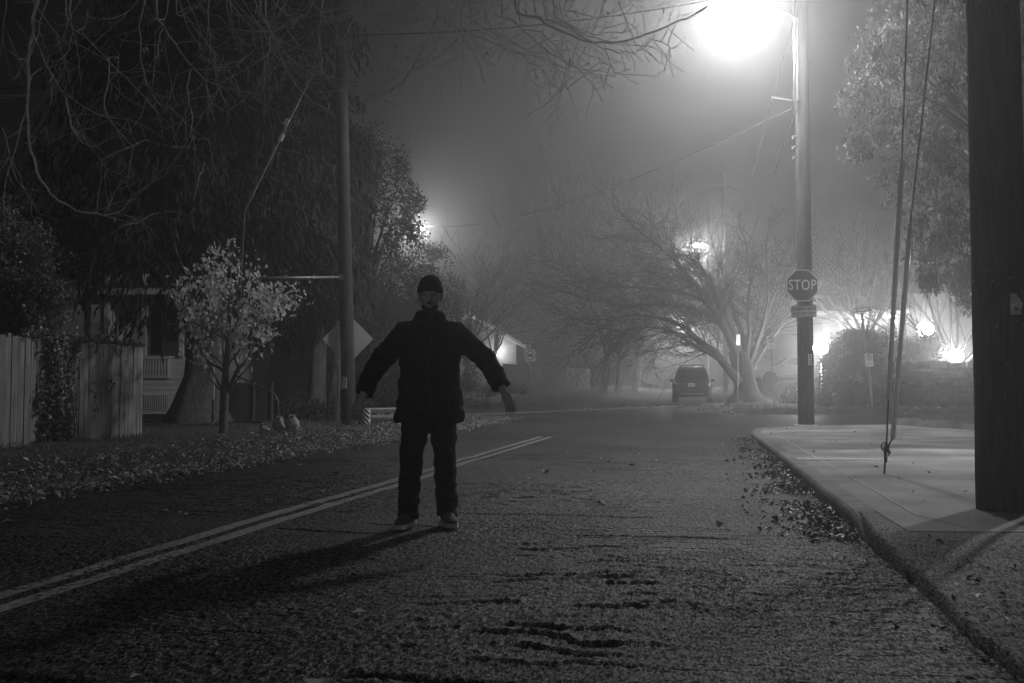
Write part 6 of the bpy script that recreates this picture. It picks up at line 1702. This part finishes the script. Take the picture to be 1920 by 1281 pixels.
for sg in (1, -1):
    a_ = ARM[sg]; limb(hd, a_[2:], [.043, .037, .028]); d = rd(a_[4]) - rd(a_[3]); hand(hd, rd(a_[4]) + d.normalized() * .01, d + rd((sg * .01, -.0, -.03)), (-sg * .35, .9, 0), sg)
    limb(hd, a_[:3], [.058, .050, .043])
# torso and legs carry the clothes but are one body with the head
hd.loft([((0, .01, .80), (.16, 0, 0), (0, .105, 0)), ((0, .01, .95), (.165, 0, 0), (0, .11, 0)), ((0, .012, 1.10), (.15, 0, 0), (0, .10, 0)), ((0, .015, 1.28), (.175, 0, 0), (0, .11, 0)), ((0, .02, 1.38), (.165, 0, 0), (0, .09, 0)), ((0, .02, 1.43), (.08, 0, 0), (0, .06, 0))], 20)
LEG = {1: [(.085, .0, .86), (.105, -.012, .50), (.125, .012, .10)], -1: [(-.085, .0, .86), (-.125, -.075, .495), (-.150, -.055, .10)]}
for sg in (1, -1):
    l_ = LEG[sg]; limb(hd, [l_[0], rd(l_[0]).lerp(rd(l_[1]), .5), l_[1], rd(l_[1]).lerp(rd(l_[2]), .35) + rd((0, .012, 0)), l_[2], (l_[2][0], l_[2][1], .04)], [.088, .075, .055, .055, .038, .036])
body = remesh('body', hd, .0052, M['skin'], pr, 2)
# eyes in their sockets
for sg in (-1, 1):
    MB().ell(hc + rd((sg * .031, -.090, .016)), (.0125, .010, .009), 12, 8).build('eye', M['eye'], pr)
    MB().ell(hc + rd((sg * .031, -.0985, .016)), (.0055, .003, .0055), 10, 6).build('pupil', M['black'], pr)
# beard and brows
bm2 = MB(); bm2.loft([(hc + rd((0, -.030, -.052)), (.067, 0, 0), (0, .060, 0)), (hc + rd((0, -.046, -.085)), (.054, 0, 0), (0, .056, 0)), (hc + rd((0, -.060, -.12)), (.036, 0, 0), (0, .042, 0)), (hc + rd((0, -.068, -.142)), (.016, 0, 0), (0, .022, 0))], 16)
bm2.ell(hc + rd((0, -.103, -.047)), (.030, .010, .008), 12, 8)
remesh('beard', bm2, .006, M['beard'], pr, 2, .004, 60)
# cap: knitted, pulled to the brow, turned-up band
cp = MB(); cc = hc + rd((0, .012, .045))
cp.loft([(cc + rd((0, -.004, -.005)), (.086, 0, 0), (0, .108, 0)), (cc + rd((0, -.002, .035)), (.087, 0, 0), (0, .108, 0)), (cc + rd((0, 0, .075)), (.078, 0, 0), (0, .096, 0)), (cc + rd((0, .004, .105)), (.056, 0, 0), (0, .070, 0)), (cc + rd((0, .008, .122)), (.022, 0, 0), (0, .03, 0))], 24)
cap = remesh('knit_cap', cp, .006, M['beanie'], pr, 2, .0015, 50)
MB().loft([(cc + rd((0, -.004, -.008)), (.090, 0, 0), (0, .112, 0)), (cc + rd((0, -.003, -.004)), (.093, 0, 0), (0, .115, 0)), (cc + rd((0, -.002, .034)), (.093, 0, 0), (0, .115, 0)), (cc + rd((0, -.002, .040)), (.088, 0, 0), (0, .110, 0))], 28).build('turned_up_band', M['beanie'], cap)
# open jacket: body panels, sleeves and collar as one garment
jk = MB()
jk.loft([((0, .012, .72), (.255, 0, 0), (0, .165, 0)), ((0, .012, .78), (.25, 0, 0), (0, .165, 0)), ((0, .012, .95), (.225, 0, 0), (0, .155, 0)), ((0, .014, 1.12), (.215, 0, 0), (0, .145, 0)), ((0, .016, 1.27), (.225, 0, 0), (0, .145, 0)), ((0, .02, 1.345), (.20, 0, 0), (0, .13, 0)), ((0, .022, 1.41), (.145, 0, 0), (0, .105, 0)), ((0, .022, 1.445), (.10, 0, 0), (0, .09, 0)), ((0, .022, 1.465), (.085, 0, 0), (0, .082, 0))], 26)
for sg in (1, -1):
    a_ = [rd(p) for p in ARM[sg]]
    limb(jk, [rd((sg * .10, .015, 1.37)), a_[0], a_[0].lerp(a_[1], .5), a_[1], a_[2], a_[3], a_[3].lerp(a_[4], .75)], [.078, .092, .088, .082, .078, .070, .062], 18)
jkt = remesh('jacket', jk, .0085, M['jacket'], pr, 3, .016, 9)
col_ = MB()
col_.loft([((0, .02, 1.385), (.150, 0, 0), (0, .118, 0)), ((0, .02, 1.425), (.142, 0, 0), (0, .118, 0)), ((0, .02, 1.46), (.120, 0, 0), (0, .110, 0)), ((0, .022, 1.50), (.100, 0, 0), (0, .100, 0)), ((0, .028, 1.515), (.086, 0, 0), (0, .088, 0))], 26); remesh('hood', col_, .008, M['jacket'], jkt, 2, .010, 14)
zp_ = MB(); pts = [(.012 * math.sin(i), -.158 + .012 * abs(i - 5) / 5 + (.022 if i > 8 else 0), .74 + .065 * i) for i in range(11)]; zp_.tube(pts, .006, 6); zp_.build('zip', M['black'], jkt)
for sg in (1, -1): MB().box((sg * .15, -.138, .93), (.012, .012, .15), rot=(0, sg * .3, sg * .35)).build('pocket', M['black'], jkt)
# trousers
tr_ = MB(); tr_.loft([((0, .01, .72), (.185, 0, 0), (0, .13, 0)), ((0, .01, .84), (.18, 0, 0), (0, .13, 0)), ((0, .01, .95), (.175, 0, 0), (0, .12, 0))], 20)
for sg in (1, -1):
    l_ = [rd(p) for p in LEG[sg]]
    limb(tr_, [l_[0], l_[0].lerp(l_[1], .5) + rd((0, -.004, 0)), l_[1], l_[1].lerp(l_[2], .5) + rd((0, .01, 0)), l_[2] + rd((0, 0, .0)), l_[2] + rd((0, -.004, -.045))], [.105, .098, .082, .078, .074, .076], 18)
remesh('trousers', tr_, .009, M['jeans'], pr, 2, .013, 10)
for sg, yaw in ((1, .22), (-1, -.28)):
    x0 = LEG[sg][2][0]; m_ = Matrix.Translation((x0, LEG[sg][2][1] - .012, 0)) @ Matrix.Rotation(yaw * 1.0, 4, 'Z')
    sh = MB(); sh.loft([((0, .085, .05), (.030, 0, 0), (0, 0, .030)), ((0, .07, .055), (.040, 0, 0), (0, 0, .046)), ((0, .01, .065), (.044, 0, 0), (0, 0, .058)), ((0, -.06, .052), (.048, 0, 0), (0, 0, .042)), ((0, -.13, .042), (.050, 0, 0), (0, 0, .030)), ((0, -.18, .036), (.040, 0, 0), (0, 0, .022)), ((0, -.2, .034), (.018, 0, 0), (0, 0, .012))], 18)
    sh.tube([(0, .03, .06), (0, .03, .12)], [.048, .046], 16)
    sh.v = [tuple(m_ @ rd(v)) for v in sh.v]; s_o = remesh('shoe', sh, .008, M['shoe'], pr, 2)
    so = MB(); ol = [(.036, .09), (.045, .05), (.044, -.02), (.054, -.09), (.050, -.16), (.028, -.206), (-.028, -.206), (-.050, -.16), (-.050, -.09), (-.042, -.02), (-.045, .05), (-.036, .09)]
    so.prism(ol, .028, (0, 0, .0), 'xy'); so.v = [tuple(m_ @ rd(v)) for v in so.v]; so.build('sole', M['sole'], s_o)
